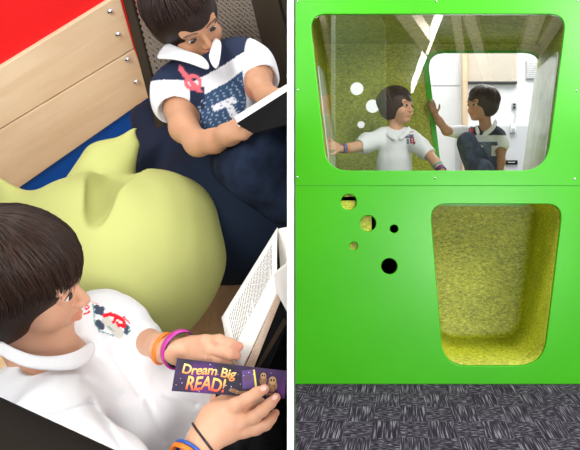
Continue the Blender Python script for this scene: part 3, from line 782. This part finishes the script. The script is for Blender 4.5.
# valley between the bag's body and its two pulled-up corners, then the pointed flap in it
b.cap(P(92, 222, 1.60), P(120, 158, 1.80), .008, .062, .010, sub=True)
b.cap(P(92, 205, 1.87), P(104, 165, 1.92), .060, .050, .02).cap(P(118, 195, 1.90), P(110, 160, 1.92), .055, .048, .02).cap(P(110, 160, 1.92), P(137, 126, 1.92), .046, .003, .03)
b.cap(P(114, 178, 1.90), P(134, 145, 1.92), .046, .013, .03).cap(P(90, 185, 1.90), P(100, 158, 1.91), .058, .040, .03)
b.cap(P(72, 212, 1.86), P(95, 180, 1.90), .045, .05, .02)
b.cap(P(92, 185, 1.842), P(126, 140, 1.87), .004, .004, .012)
f2 = folds(.007, 11, 8); f3 = folds(.0025, 34, 12); b.disp = lambda p: f2(p)+f3(p)
lb = link('bean_bag', b.mesh('bean_bag', .006), M['lime']); tag(lb, 'large lime green bean bag with a pointed corner in the middle', 'bean bag')

# ---- boy reading at the top
k2 = empty('person', P(215, 180, 1.98), 'boy in a navy and white polo shirt reading on the dark bean bag', 'person')
up2 = (-.30, -.62, .72)
hd = Head(P(187, 20, 1.86), (.64, -.50, -.60), up2, .92)
b = Blob(); hd.add(b, .002)
b.cap(hd.w(0, -.022, -.05), P(205, 66, 1.93), .036, .042, .02)
b.chain(rel([(218, 88, 1.94, .06), (184, 84, 1.90, .042), (180, 108, 1.86, .034), (184, 128, 1.82, .030), (198, 143, 1.77, .027), (214, 141, 1.74, .024), (226, 136, 1.72, .021)], 0), .02)
b.chain(rel([(218, 88, 1.94, .06), (244, 62, 1.92, .042), (257, 74, 1.86, .034), (259, 88, 1.80, .027), (268, 98, 1.76, .024), (279, 98, 1.73, .021)], 0), .02)
b.ell(P(230, 134, 1.705), (.030, .022, .024), k=.02)
b.chain(rel([(232, 130, 1.70, .0095), (243, 127, 1.685, .0085), (257, 119, 1.685, .0075)], 0), .006)
b.chain(rel([(233, 134, 1.69, .0095), (245, 131, 1.675, .0085), (259, 123, 1.68, .0072)], 0), .006)
b.chain(rel([(233, 138, 1.69, .009), (244, 136, 1.675, .008), (254, 129, 1.675, .007)], 0), .006)
b.chain(rel([(226, 129, 1.70, .010), (234, 124, 1.695, .009), (238, 122, 1.69, .007)], 0), .006)
b.ell(P(284, 100, 1.72), (.025, .02, .02), k=.015)
b.cap(P(218, 88, 1.94), P(234, 140, 1.94), .08, .09, .03)
b.cap(P(236, 150, 1.93), P(275, 132, 1.78), .07, .05, .02).cap(P(275, 132, 1.78), P(291, 190, 1.84), .05, .04, .02)
me = b.mesh('body', .003); paint(me, lambda co: hd.paint(co, SK2, np.ones((len(co), 3))*SK2*1.1)); L(link('body', me, M['skin'], k2)); hd.eyes(k2)
o = hd.hair(k2, (.026, .013, .010), strands=600, seed=5, bang=1.15, wid=.003); tag(o, 'dark brown bowl-cut hair')
b = Blob()
b.cap(P(218, 92, 1.95), P(232, 140, 1.94), .105, .105, .03).ell(P(214, 72, 1.93), (.125, .08, .06), Matrix.Rotation(math.radians(-25), 3, 'Y').transposed(), k=.03)
b.chain(rel([(188, 80, 1.91, .055), (179, 92, 1.88, .056), (175, 102, 1.865, .050)], 0), .03)
b.chain(rel([(240, 60, 1.92, .052), (252, 68, 1.88, .048), (260, 77, 1.85, .044)], 0), .03)
b.disp = folds(.005, 30, 6)
b.cap(P(178, 118, 1.845), P(176.5, 107, 1.86), .05, .040, .004, sub=True)
b.cap(P(266, 88, 1.82), P(262.5, 81, 1.84), .05, .034, .004, sub=True)
b.cap(P(196, 40, 1.86), P(204, 60, 1.91), .04, .040, .006, sub=True)
me = b.mesh('polo_shirt', .0032)
def emb2(co):
    px = VX+co[:, 0]*F/1.86; py = VY-(co[:, 2]-H)*F/1.86
    X = (px-210)*.86+(py-90)*(-.5); Y = (py-90)*.86+(px-210)*.5     # shirt's own axes (rolled)
    # Y runs down the chest
    c = np.ones((len(co), 3))*(.82, .83, .87)
    nav = (.012, .022, .06)
    c[Y < -13] = nav
    c[(Y >= 3) & (Y < 40)] = (.03, .075, .16)
    c[(X < -16) & (Y > -16) & (Y < 3)] = (.8, .8, .84); c[(px < 190) & (py < 82)] = nav
    c[(px > 246) & (Y > -30)] = (.82, .83, .87)
    c[(px < 193) & (py >= 82)] = (.82, .83, .87)
    c[(px >= 193) & (px < 207) & (py > 88) & (py < 110) & (Y < 26)] = nav
    tw = ((np.abs(Y-20-.1*X) < 3.4) & (np.abs(X-6) < 12)) | ((np.abs(X-9) < 3.4) & (Y > 19) & (Y < 39))
    c[tw] = (.82, .83, .87)
    sp = (np.sin(X*.9+np.sin(Y*.8)*1.5)*np.sin(Y*.95+1) > .62) & (Y > 5) & (Y < 40) & (px > 200) & (px < 247); c[sp] = (.32, .40, .52)
    rd = ((np.abs(np.hypot(px-196, py-84)-6.5) < 1.8) | (np.abs((px-183)*.6-(py-70)*.5) < 1.8)) & (px > 181) & (px < 205) & (py > 66) & (py < 94); c[rd] = (.80, .16, .20)
    c[Y >= 40] = (.8, .81, .85)
    return c
paint(me, emb2); L(link('polo_shirt', me, M['cloth_print'], k2))
collar([(P(166, 42, 1.86), P(154, 60, 1.84)), (P(172, 45, 1.83), P(163, 58, 1.81)), (P(184, 50, 1.80), P(180, 60, 1.78)), (P(196, 54, 1.79), P(198, 66, 1.77)), (P(206, 58, 1.80), P(212, 72, 1.78))], 0, .003, M['white_cloth'], k2)
collar([(P(214, 36, 1.86), P(222, 42, 1.84)), (P(213, 44, 1.83), P(221, 48, 1.81)), (P(210, 52, 1.81), P(220, 60, 1.79)), (P(208, 58, 1.80), P(216, 73, 1.78))], 0, .003, M['white_cloth'], k2)
b = Blob(); b.cap(P(232, 148, 1.95), P(240, 165, 1.95), .10, .09)
b.cap(P(238, 160, 1.92), P(272, 137, 1.77), .085, .074, .03).cap(P(272, 137, 1.77), P(288, 200, 1.85), .074, .06, .03)
b.cap(P(232, 165, 1.9), P(250, 170, 1.75), .06, .055, .04).cap(P(250, 172, 1.75), P(285, 200, 1.8), .05, .05, .04)
b.disp = folds(.006, 28, 2)
jn = L(link('jeans', b.mesh('jeans', .005), M['jeans'], k2))
# his book
bk2 = empty('book', P(262, 118, 1.7), 'open book with a black cover held by the boy reading at the top', 'book')
a_, b_, c_, d_ = P(237, 123, 1.655), P(289, 90, 1.66), P(296, 112, 1.60), P(254, 133, 1.60)
L(slab('cover', [a_, b_, c_+Vector((0, 0, -.02)), d_], Vector((0.001, .004, -.003)), M['black'], bk2))
L(slab('page_block', [P(236, 120, 1.67), P(289, 87, 1.675), P(289, 94, 1.66), P(239, 127, 1.66)], Vector((-.01, .03, .01)), M['page'], bk2))

# ---- boy in the white polo in front
k1 = empty('person', P(120, 470, 1.5), 'boy in a white polo shirt in front, looking down at his book and bookmark', 'person')
hd1 = Head(P(20, 283, 1.28), (.93, .16, -.09), (.14, -.50, .86), 1.02)
b = Blob(); hd1.add(b, -.001)
b.cap(hd1.w(0, -.02, -.05), P(40, 368, 1.33), .042, .042, .02)
b.cap(hd1.w(0, 0, -.07), P(68, 354, 1.34), .036, .032, .02).cap(P(40, 378, 1.37), P(70, 366, 1.38), .05, .045, .02)
# arm towards the camera (lower hand)
b.chain(rel([(70, 400, 1.35, .06), (60, 420, 1.22, .045), (110, 490, 1.14, .042), (160, 528, 1.15, .036), (186, 478, 1.19, .029), (204, 440, 1.225, .0225)], 0), .02)
b.ell(P(220, 421, 1.235), (.034, .016, .026), Matrix.Rotation(math.radians(-28), 3, 'Y'), k=.022)
b.ell(P(233, 422, 1.235), (.022, .015, .030), Matrix.Rotation(math.radians(-25), 3, 'Y'), k=.02)
b.cap(P(205, 438, 1.228), P(222, 420, 1.235), .021, .024, .02)
b.chain(rel([(226, 409, 1.228, .0125), (235, 405, 1.222, .0105), (246, 399.5, 1.218, .0092), (256, 393.5, 1.222, .0084), (264.5, 389, 1.228, .0074)], 0), .006)
b.chain(rel([(236, 415, 1.236, .0115), (248, 406.5, 1.245, .0092), (261, 402.5, 1.265, .0078)], 0), .005)
b.chain(rel([(243, 422, 1.23, .0115), (253, 417.5, 1.224, .0098), (262, 411, 1.222, .0088), (270, 403.5, 1.23, .0080), (276, 397.5, 1.24, .0070)], 0), .006)
b.chain(rel([(244, 432, 1.236, .0105), (256, 429, 1.23, .0090), (266, 425, 1.23, .0078), (271, 419, 1.236, .0070), (275.5, 413, 1.243, .0062)], 0), .006)
b.chain(rel([(211, 420, 1.24, .014), (219, 405, 1.262, .0115), (229, 397.5, 1.272, .0095), (238, 393, 1.273, .008)], 0), .008)
# arm away from the camera (upper hand)
b.chain(rel([(80, 370, 1.42, .06), (110, 335, 1.50, .034), (142, 340, 1.42, .025), (163, 348, 1.35, .0205), (172, 350, 1.33, .0195)], 0), .02)
b.ell(P(186, 350, 1.315), (.034, .016, .021), Matrix.Rotation(math.radians(5), 3, 'Y'), k=.02)
b.chain(rel([(192, 343, 1.31, .0125), (205, 341, 1.295, .0100), (219, 340.5, 1.285, .0092), (230, 344, 1.286, .0084), (239, 346.5, 1.290, .0072)], 0), .006)
b.chain(rel([(196, 349, 1.305, .0120), (210, 349, 1.288, .0100), (222, 351, 1.282, .0090), (230, 354, 1.284, .0080), (236.5, 356, 1.288, .0070)], 0), .006)
b.chain(rel([(195, 356, 1.305, .0110), (208, 357, 1.292, .0095), (219, 361, 1.29, .0085), (229, 364, 1.294, .0070)], 0), .006)
b.chain(rel([(190, 361, 1.31, .010), (203, 365, 1.30, .0085), (214, 369, 1.30, .0072)], 0), .006)
b.chain(rel([(178, 357, 1.32, .013), (190, 366, 1.34, .011), (205, 368, 1.345, .009)], 0), .008)
b.cap(P(90, 390, 1.40), P(190, 440, 1.46), .07, .08, .03)
b.cap(P(190, 445, 1.46), P(262, 395, 1.42), .06, .05, .03).cap(P(190, 455, 1.46), P(262, 445, 1.40), .06, .05, .03)
me = b.mesh('body', .0019)
def p1(co):
    cols = hd1.paint(co, SK1, np.ones((len(co), 3))*SK1)
    px = VX+co[:, 0]*F/co[:, 1]; py = VY-(co[:, 2]-H)*F/co[:, 1]
    for (x, y) in ((264.5, 389), (276, 397.5), (275.5, 413), (239, 346.5), (236.5, 356)):
        t = np.clip(1-np.hypot(px-x, py-y)/7.5, 0, 1)[:, None]; cols = cols*(1-.5*t*np.array((0, .45, .35)))
    for (x, y, a) in ((263.5, 388.3, -25), (275, 397.6, -40)):
        r = math.radians(a); u = (px-x)*math.cos(r)+(py-y)*math.sin(r); v_ = -(px-x)*math.sin(r)+(py-y)*math.cos(r)
        m = ((u/3.1)**2+(v_/2.2)**2 < 1) & (co[:, 1] < 1.26); cols[m] = (.80, .52, .45)
    return cols
paint(me, p1); bd = L(link('body', me, M['skin'], k1)); hd1.eyes(k1)
o = hd1.hair(k1, (.024, .011, .007), h=.0025, strands=2600, seed=11, bang=1.58, side=2.15, back=2.35, wid=.0017, low=True); tag(o, 'thick dark brown straight hair')
# polo shirt
b = Blob()
b.cap(P(60, 400, 1.37), P(155, 440, 1.44), .095, .11, .04).ell(P(52, 380, 1.35), (.090, .10, .045), k=.04)
b.cap(P(150, 420, 1.43), P(205, 425, 1.44), .10, .045, .04).cap(P(130, 380, 1.44), P(190, 405, 1.44), .07, .04, .04)
b.chain(rel([(62, 400, 1.32, .07), (55, 425, 1.21, .062), (100, 480, 1.145, .064), (130, 505, 1.145, .060)], 0), .04)
b.chain(rel([(84, 345, 1.42, .07), (100, 325, 1.46, .058), (120, 333, 1.45, .050), (139, 341, 1.42, .040)], 0), .03)
b.cap(P(60, 365, 1.38), P(100, 340, 1.42), .05, .06, .03)
g1 = folds(.0045, 26, 21); g2 = folds(.0015, 70, 22)
def creases(p):
    px = VX+p[:, 0]*F/p[:, 1]; py = VY-(p[:, 2]-H)*F/p[:, 1]
    t = g1(p)+g2(p)
    for (x0, y0, x1, y1, w_, a_) in ((90, 402, 128, 455, 3.5, .006), (44, 418, 92, 403, 1.6, .002), (112, 350, 140, 395, 4, .006), (135, 372, 165, 440, 4, .006), (85, 380, 120, 398, 4, .005), (100, 335, 122, 352, 3, .003), (165, 395, 195, 405, 3, .004)):
        dx, dy = x1-x0, y1-y0; s = np.clip(((px-x0)*dx+(py-y0)*dy)/(dx*dx+dy*dy), 0, 1); q = np.hypot(px-x0-s*dx, py-y0-s*dy); t = t+a_*np.exp(-(q/w_)**2)
    return t
b.disp = creases
b.cap(P(34, 325, 1.27), P(42, 352, 1.285), .045, .040, .006, sub=True)
me = b.mesh('polo_shirt', .0021)
def emb1(co):
    d = co[:, 1]; px = VX+co[:, 0]*F/d; py = VY-(co[:, 2]-H)*F/d
    c = np.ones((len(co), 3))*(.80, .80, .82); ok = d > 1.36
    def seg(x0, y0, x1, y1, w_, col):
        dx, dy = x1-x0, y1-y0; s = np.clip(((px-x0)*dx+(py-y0)*dy)/(dx*dx+dy*dy), 0, 1); c[(np.hypot(px-x0-s*dx, py-y0-s*dy) < w_) & ok] = col
    Z = lambda x, y: (75+x/7.5, 280+y/7.5)
    def S(pts, w_, col):
        for (q, r) in zip(pts, pts[1:]): seg(*Z(*q), *Z(*r), w_, col)
    dk = (.045, .065, .11); rd = (.80, .005, .02); gr = (.12, .30, .30); lg = (.60, .58, .52)
    S([(135, 185), (150, 330), (185, 385), (300, 420), (330, 405), (350, 385)], .7, gr)
    S([(235, 310), (330, 400)], 5, lg); S([(250, 350), (290, 385)], .7, gr)
    S([(165, 205), (195, 245)], 2.9, dk); S([(165, 240), (205, 215)], 2.4, dk); S([(175, 320), (200, 350)], 3.2, dk); S([(385, 350), (385, 395)], 2.4, dk); S([(405, 345), (415, 380), (390, 410)], .6, gr)
    S([(150, 285), (200, 280)], .8, (.8, .8, .82))
    S([(220, 268), (260, 255), (310, 270), (365, 305), (370, 345), (330, 340)], 1.9, rd); S([(310, 275), (290, 315)], 1.6, rd); S([(365, 275), (410, 325)], .7, rd); S([(330, 340), (318, 318)], 1.4, rd)
    S([(240, 262), (270, 250)], 1.4, rd)
    S([(62, 258), (112, 240)], .65, rd); S([(112, 240), (100, 228)], .5, rd)
    S([(70, 185), (95, 190), (105, 205), (88, 222), (72, 212), (80, 195)], .7, rd); S([(65, 190), (60, 182)], .6, rd)
    S([(112, 158), (150, 175), (170, 180)], .5, (.85, .35, .3))
    return c
paint(me, emb1); sh1 = L(link('polo_shirt', me, M['cloth_print'], k1))
collar([(P(-12, 330, 1.27), P(-14, 345, 1.26)), (P(3, 343, 1.24), P(4, 357, 1.225)), (P(12, 347, 1.225), P(17, 365, 1.205)), (P(30, 356, 1.215), P(34, 369, 1.205)), (P(52, 358, 1.225), P(56, 370, 1.215)), (P(72, 354, 1.25), P(78, 370, 1.24)), (P(84, 347, 1.285), P(90, 361, 1.28)), (P(92, 340, 1.33), P(95, 350, 1.33))], 0, .005, M['white_cloth'], k1)
b = Blob(); b.cap(P(190, 450, 1.47), P(262, 400, 1.43), .075, .062, .02).cap(P(190, 460, 1.47), P(264, 450, 1.40), .075, .062, .02).cap(P(262, 400, 1.43), P(284, 470, 1.42), .06, .05, .03).cap(P(262, 400, 1.44), P(292, 345, 1.44), .06, .055, .03)
b.disp = folds(.004, 35, 30)
L(link('trousers', b.mesh('trousers', .004), M['blackpants'], k1))
# wrist bands
ax = Vector((.92, .0, -.25)); side = Vector((.2, -.1, 1))
tag(band('bracelet', P(179, 349.5, 1.325), (.52, -.72, -.28), .0320, .013, .003, M['magenta'], k1, .85, side), 'wide magenta rubber bracelet')
tag(band('bracelet', P(181, 349.5, 1.322), (.52, -.72, -.28), .0305, .005, .002, M['rubber_black'], k1, .85, side), 'thin black bracelet')
tag(band('bracelet', P(163.5, 348.5, 1.345), (.80, -.35, -.25), .0255, .007, .003, M['orange'], k1, .9, side), 'orange rubber bracelet')
fa = (P(203, 440, 1.225)-P(180, 468, 1.19))
tag(band('bracelet', P(204.5, 439, 1.226), (.72, .30, .55), .0300, .004, .0025, M['rubber_black'], k1, .9), 'thin black cord bracelet')
tag(band('bracelet', P(188, 458, 1.205), fa, .0300, .008, .003, M['orange'], k1, .95), 'orange rubber bracelet')
tag(band('bracelet', P(191.5, 454, 1.21), fa, .0295, .005, .003, M['rubber_blue'], k1, .95), 'blue rubber bracelet')

# ---- bookmark
BM = [P(177, 358, 1.262), P(286.5, 371, 1.250), P(284.5, 399, 1.245), P(171.5, 391, 1.255)]
bmk = empty('bookmark', (BM[0]+BM[2])/2, 'dark purple printed bookmark reading Dream Big READ, held in front of the open book', 'bookmark')
ex = (BM[1]-BM[0]).normalized(); Lx = (BM[1]-BM[0]).length; Ly = (BM[3]-BM[0]).length; ey = (BM[3]-BM[0]).normalized(); en = ex.cross(ey).normalized()
if en.y > 0: en = -en
def bp_(u, v_, o=0): return BM[0]*(1-u)*(1-v_)+BM[1]*u*(1-v_)+BM[2]*u*v_+BM[3]*(1-u)*v_+en*o
m, nt, bs = newmat('bookmark_print'); tc = nt.nodes.new('ShaderNodeTexCoord')
n = N(nt, 'ShaderNodeTexNoise', Scale=22, Detail=3); nt.links.new(tc.outputs['Object'], n.inputs[0])
nt.links.new(ramp(nt, n.outputs[0], [(.35, (.012, .006, .022)), (.5, (.035, .008, .07)), (.65, (.09, .012, .14))]), bs.inputs['Base Color']); bs.inputs['Roughness'].default_value = .4
slab('card', [bp_(0, 0), bp_(1, 0), bp_(1, 1), bp_(0, 1)], -en*.0008, m, bmk)
def flatpoly(name, uv, off, mat, par): return slab(name, [bp_(a, c, off) for a, c in uv], -en*.0003, mat, par)
goldm, nt, bs = newmat('gold_letters'); at = nt.nodes.new('ShaderNodeAttribute'); at.attribute_name = 'Col'; nt.links.new(at.outputs['Color'], bs.inputs['Base Color']); bs.inputs['Roughness'].default_value = .6
def lettering(body, u, v0, v1, width, c_top, c_bot, par, name='lettering'):
    cu = bpy.data.curves.new('txt', 'FONT'); cu.body = body; cu.offset = .018; cu.extrude = 0; cu.shear = .12; cu.space_character = .95
    t = bpy.data.objects.new('t', cu); COL.objects.link(t)
    me = bpy.data.meshes.new_from_object(t.evaluated_get(bpy.context.evaluated_depsgraph_get())); bpy.data.objects.remove(t)
    xs = [q.co.x for q in me.vertices]; x0, x1 = min(xs), max(xs); cols = []
    rnd = random.Random(4)
    for q in me.vertices:
        s = (q.co.x-x0)/(x1-x0); h_ = q.co.y/.72
        uu = u+width*s; vv = v1+(v0-v1)*h_+.025*math.sin(s*9)
        k_ = min(1, max(0, h_)); cols.append([c_bot[i]+(c_top[i]-c_bot[i])*k_ for i in range(3)]+[1])
        q.co = bp_(uu, vv, .0006)
    at = me.color_attributes.new('Col', 'FLOAT_COLOR', 'POINT'); at.data.foreach_set('color', np.array(cols).ravel())
    me.materials.clear()
    return link(name, me, goldm, par)
lettering('Dream Big', .065, .12, .42, .49, (.95, .80, .28), (.80, .28, .05), bmk)
lettering('READ!', .12, .47, .90, .35, (.95, .62, .15), (.75, .05, .02), bmk)
pm = flat('purple_book', (.10, .045, .20), .6); br = flat('brown_print', (.24, .12, .05), .6, noise=.5, scale=300); dbr = flat('dark_brown_print', (.09, .05, .03), .6)
pb = flatpoly('printed_book', [(.60, .16), (.70, .08), (.735, .68), (.625, .78)], .0004, pm, bmk)
flatpoly('printed_edge', [(.70, .08), (.715, .08), (.752, .68), (.735, .70)], .0005, flat('yellow_print', (.80, .68, .10), .6), bmk)
for k, uv in enumerate([[(.63, .32), (.64, .30), (.65, .50), (.64, .52)], [(.655, .28), (.665, .27), (.67, .48), (.66, .49)], [(.68, .27), (.69, .25), (.69, .46), (.68, .47)]]): flatpoly('printed_mark', uv, .0008, dbr, pb)
def disc(name, u, v_, ru, rv, off, mat, par, n=16): return flatpoly(name, [(u+ru*math.cos(2*math.pi*i/n), v_+rv*math.sin(2*math.pi*i/n)) for i in range(n)], off, mat, par)
for (u, v_, sc_) in ((.80, .36, .85), (.885, .52, 1.1)):
    ow = disc('printed_owl', u, v_+.05, .038*sc_, .22*sc_, .0006, br, bmk); disc('head', u-.002, v_-.12*sc_, .030*sc_, .13*sc_, .0008, flat('tan_print', (.42, .25, .11), .6), ow)
    for s in (-1, 1): disc('printed_eye', u-.002+s*.011*sc_, v_-.13*sc_, .007*sc_, .035*sc_, .0012, M['black'], ow)
flatpoly('printed_branch', [(.52, .76), (.60, .84), (.72, .80), (.95, .84), (.95, .92), (.72, .90), (.58, .95), (.50, .86)], .0004, br, bmk)
rnd = random.Random(3)
v = []; f = []
for i in range(26):
    u, w_ = rnd.uniform(.02, .98), rnd.uniform(.05, .95); r = rnd.uniform(.0035, .006); j = len(v)
    for (a, c) in ((-1, 0), (0, -1), (1, 0), (0, 1)): v.append(bp_(u+a*r, w_+c*r*3.8, .0005))
    f.append([j, j+1, j+2, j+3])
tag(link('printed_stars', mesh_from('stars', v, f), flat('star_print', (.6, .6, .75), .6), bmk), kind='stuff')

# ---- open book
bk = empty('book', P(250, 330, 1.36), 'open hardback book with a printed white page held by the boy in front', 'book')
pg = [P(277, 227.5, 1.42), P(287.5, 236, 1.40), P(287, 262, 1.385), P(277.5, 290, 1.335), P(243, 372, 1.310), P(228, 356, 1.350), P(221.5, 318, 1.375)]
def grid_page(name, a0, a1, b0, b1, bulge, th, mat, par, n=12):
    """curved sheet between edge a0-a1 and edge b0-b1"""
    v = []; f = []
    for i in range(n+1):
        for j in range(n+1):
            s, t = i/n, j/n; q = (a0*(1-s)+a1*s)*(1-t)+(b0*(1-s)+b1*s)*t; v.append(q+Vector((0, -1, .2))*bulge*math.sin(math.pi*t)*(1-.3*s))
    for i in range(n):
        for j in range(n): a = i*(n+1)+j; f.append([a, a+1, a+n+2, a+n+1])
    o = link(name, fixn(mesh_from(name, v, f, True)), mat, par)
    if th: m_ = o.modifiers.new('s', 'SOLIDIFY'); m_.thickness = th; m_.offset = 0
    return o
A0, A1, B0, B1 = P(277.5, 227.5, 1.43), P(221.5, 318, 1.375), P(277.5, 292, 1.335), P(240.5, 374, 1.318)
page = grid_page('page', A0, A1, B0, B1, .008, .001, M['page'], bk)
tri = slab('page', [P(221.8, 318, 1.375), P(228.5, 352, 1.352), P(240, 374, 1.322), P(243, 340, 1.352)], Vector((0, .001, 0)), M['page'], bk)
# text rows
v = []; f = []; rnd = random.Random(5)
def pt(s, t): q = (A0*(1-s)+A1*s)*(1-t)+(B0*(1-s)+B1*s)*t; return q+Vector((0, -1, .2))*.008*math.sin(math.pi*t)*(1-.3*s)+Vector((0, -.0016, 0))
for r in range(30):
    s = .10+.80*r/29; t = .13; end = .60 if rnd.random() < .85 else rnd.uniform(.35, .55)
    while t < end:
        w_ = min(rnd.uniform(.03, .08), end-t+.01); j = len(v); h_ = .0042
        for (ss, t_) in ((s-h_, t), (s+h_, t), (s+h_, t+w_), (s-h_, t+w_)): v.append(pt(ss+.02*(1-s)*0+.05*t_*t_, t_))
        f.append([j, j+1, j+2, j+3]); t += w_+.012
tag(link('printed_text', mesh_from('text', v, f), M['ink'], page), kind='stuff')
# page block edge, cover, far pages
L(slab('page_block', [P(277.8, 292, 1.334), P(241, 376, 1.316), P(249, 379, 1.322), P(281.5, 297, 1.340)], Vector((.001, .02, 0)), M['page_edge'], bk))
cv = L(slab('cover', [P(282, 282, 1.345), P(247, 378, 1.325), P(262, 384, 1.335), P(292, 312, 1.350)], Vector((0, .003, 0)), M['black'], bk))
L(slab('cover_edge', [P(283.5, 318, 1.342), P(253, 372, 1.328), P(256, 374, 1.328), P(287, 322, 1.342)], Vector((0, .004, 0)), M['brown_frame'], bk))
v = []; f = []
for i in range(11):
    t = .10+.052*i; c = P(272, 308, 1.336)*(1-t*1.5)+P(259, 345, 1.328)*t*1.5; j = len(v)
    d1 = (P(278, 293, 1.336)-P(256, 350, 1.328)).normalized()*.0016; d2 = Vector((1, 0, .35))*.0022
    for (a, cc) in ((-1, -1), (1, -1), (1, 1), (-1, 1)): v.append(c+d1*a*.8+d2*cc+Vector((0, -.004, 0)))
    f.append([j, j+1, j+2, j+3])
tag(link('cover_lettering', mesh_from('t', v, f), M['grille'], cv), kind='stuff')
L(grid_page('far_page', P(277.6, 229, 1.432), P(282, 290, 1.40), P(296, 226, 1.42), P(292, 300, 1.38), .004, .001, M['page'], bk))
L(grid_page('turned_page', P(276.5, 292, 1.334), P(273.5, 274, 1.32), P(292, 320, 1.36), P(288, 262, 1.33), .006, .001, M['page'], bk))

# ---- dark rail at lower left, close to the viewer
b = Blob(); b.cap(P(-60, 435, .80), P(140, 529, .78), .055, .055).cap(P(-60, 475, .80), P(100, 560, .78), .05, .05, .02)
rl = link('chair_back', b.mesh('chair_back', .006), flat('dark_brown_fabric', (.014, .011, .009), .95, spec=.05, bmp=.3, bscale=200)); tag(rl, 'dark chair back edge very close at the lower left corner', 'chair')

# ================================================================== divider, camera, light
def dv(px, dd): return (px-VX)/F*dd
o = slab('wall_divider', [(dv(287.2, .98), .98, 0), (dv(293.8, .98), .98, 0), (dv(293.8, 3.2), 3.2, 0), (dv(287.2, 3.2), 3.2, 0)], (0, 0, 2.6), M['divider'])
tag(o, 'thin white partition between the two play areas', kind='structure')
tag(slab('reflection_facing', [(dv(293.6, 1.0)+.0012, 1.0, .002), (dv(293.5, 3.19)+.0015, 3.19, .002), (dv(293.5, 3.19)+.0015, 3.19, 2.598), (dv(293.6, 1.0)+.0012, 1.0, 2.598)], (.0012, 0, 0), flat('reflection_facing_dark', (.03, .07, .02), .9), o), 'added dark facing that dims the partition in the glass reflection')  # unseen facing added so the white partition reflects dark in the window
for q in LEFTCUT:
    nrm = Vector((1, (400-289.5)/800, 0)); cutplane(q, Vector((0, 0, H)), nrm)
cam = bpy.data.cameras.new('camera'); co = bpy.data.objects.new('camera', cam); COL.objects.link(co)
co.location = (0, 0, H); co.rotation_euler = (math.pi/2, 0, 0); cam.sensor_width = 36; cam.lens = 36*F/580
cam.shift_x = (290-VX)/580; cam.shift_y = (225-200)*(-1)/580; cam.clip_start = .05
cam.shift_x = -110/580
S.camera = co
w = bpy.data.worlds.new('world'); S.world = w; w.use_nodes = True
w.node_tree.nodes['Background'].inputs[0].default_value = (.93, .96, 1, 1); w.node_tree.nodes['Background'].inputs[1].default_value = .75
def area(name, loc, tgt, sx, sy, e, c=(1, 1, 1)):
    l = bpy.data.lights.new(name, 'AREA'); l.shape = 'RECTANGLE'; l.size = sx; l.size_y = sy; l.energy = e; l.color = c
    ob = bpy.data.objects.new(name, l); COL.objects.link(ob); ob.location = loc
    ob.rotation_euler = (Vector(tgt)-Vector(loc)).to_track_quat('-Z', 'Y').to_euler(); return ob
area('hall_light', (.9, 2.9, 3.1), (.6, 4.2, .7), 2.6, .5, 70)
area('side_fill', (2.25, 0, 2.75), (.8, 4.2, .9), .9, .9, 110)  # unseen fill added for soft light from the right, no window modelled
area('low_fill', (.9, -1.4, .55), (.6, 4.4, 1.3), 1.3, .9, 105)  # added low fill that brightens the cabin boys and the niche
area('far_hall_light', (1.2, 6.4, 3.9), (1.0, 7.6, 1.2), 3, 1.6, 130)
area('cabin_fill', (.5, 5.9, 2.6), (.5, 4.7, 1.3), 1.4, .8, 40)  # added fill to lift the boys in the cabin, no lamp hangs there
area('beam_fill', (.9, -2.6, .7), (.6, -3.4, 3.2), 1.5, 1.5, 60)  # added upward fill so the beams show in the glass, not a fitting
area('front_fill', (-2.3, -1.6, 2.2), (-.3, 2.0, .8), 1.5, 1.5, 100, (1, .99, .97))  # fill added behind the camera to brighten the partition end and reading corner
area('overhead_daylight', (-.8, 1.3, 2.9), (-.4, 1.8, .7), 1.0, .8, 22, (1, .99, .96))
S.view_settings.view_transform = 'Standard'; S.view_settings.look = 'None'; S.view_settings.gamma = 1; S.view_settings.exposure = 0.15
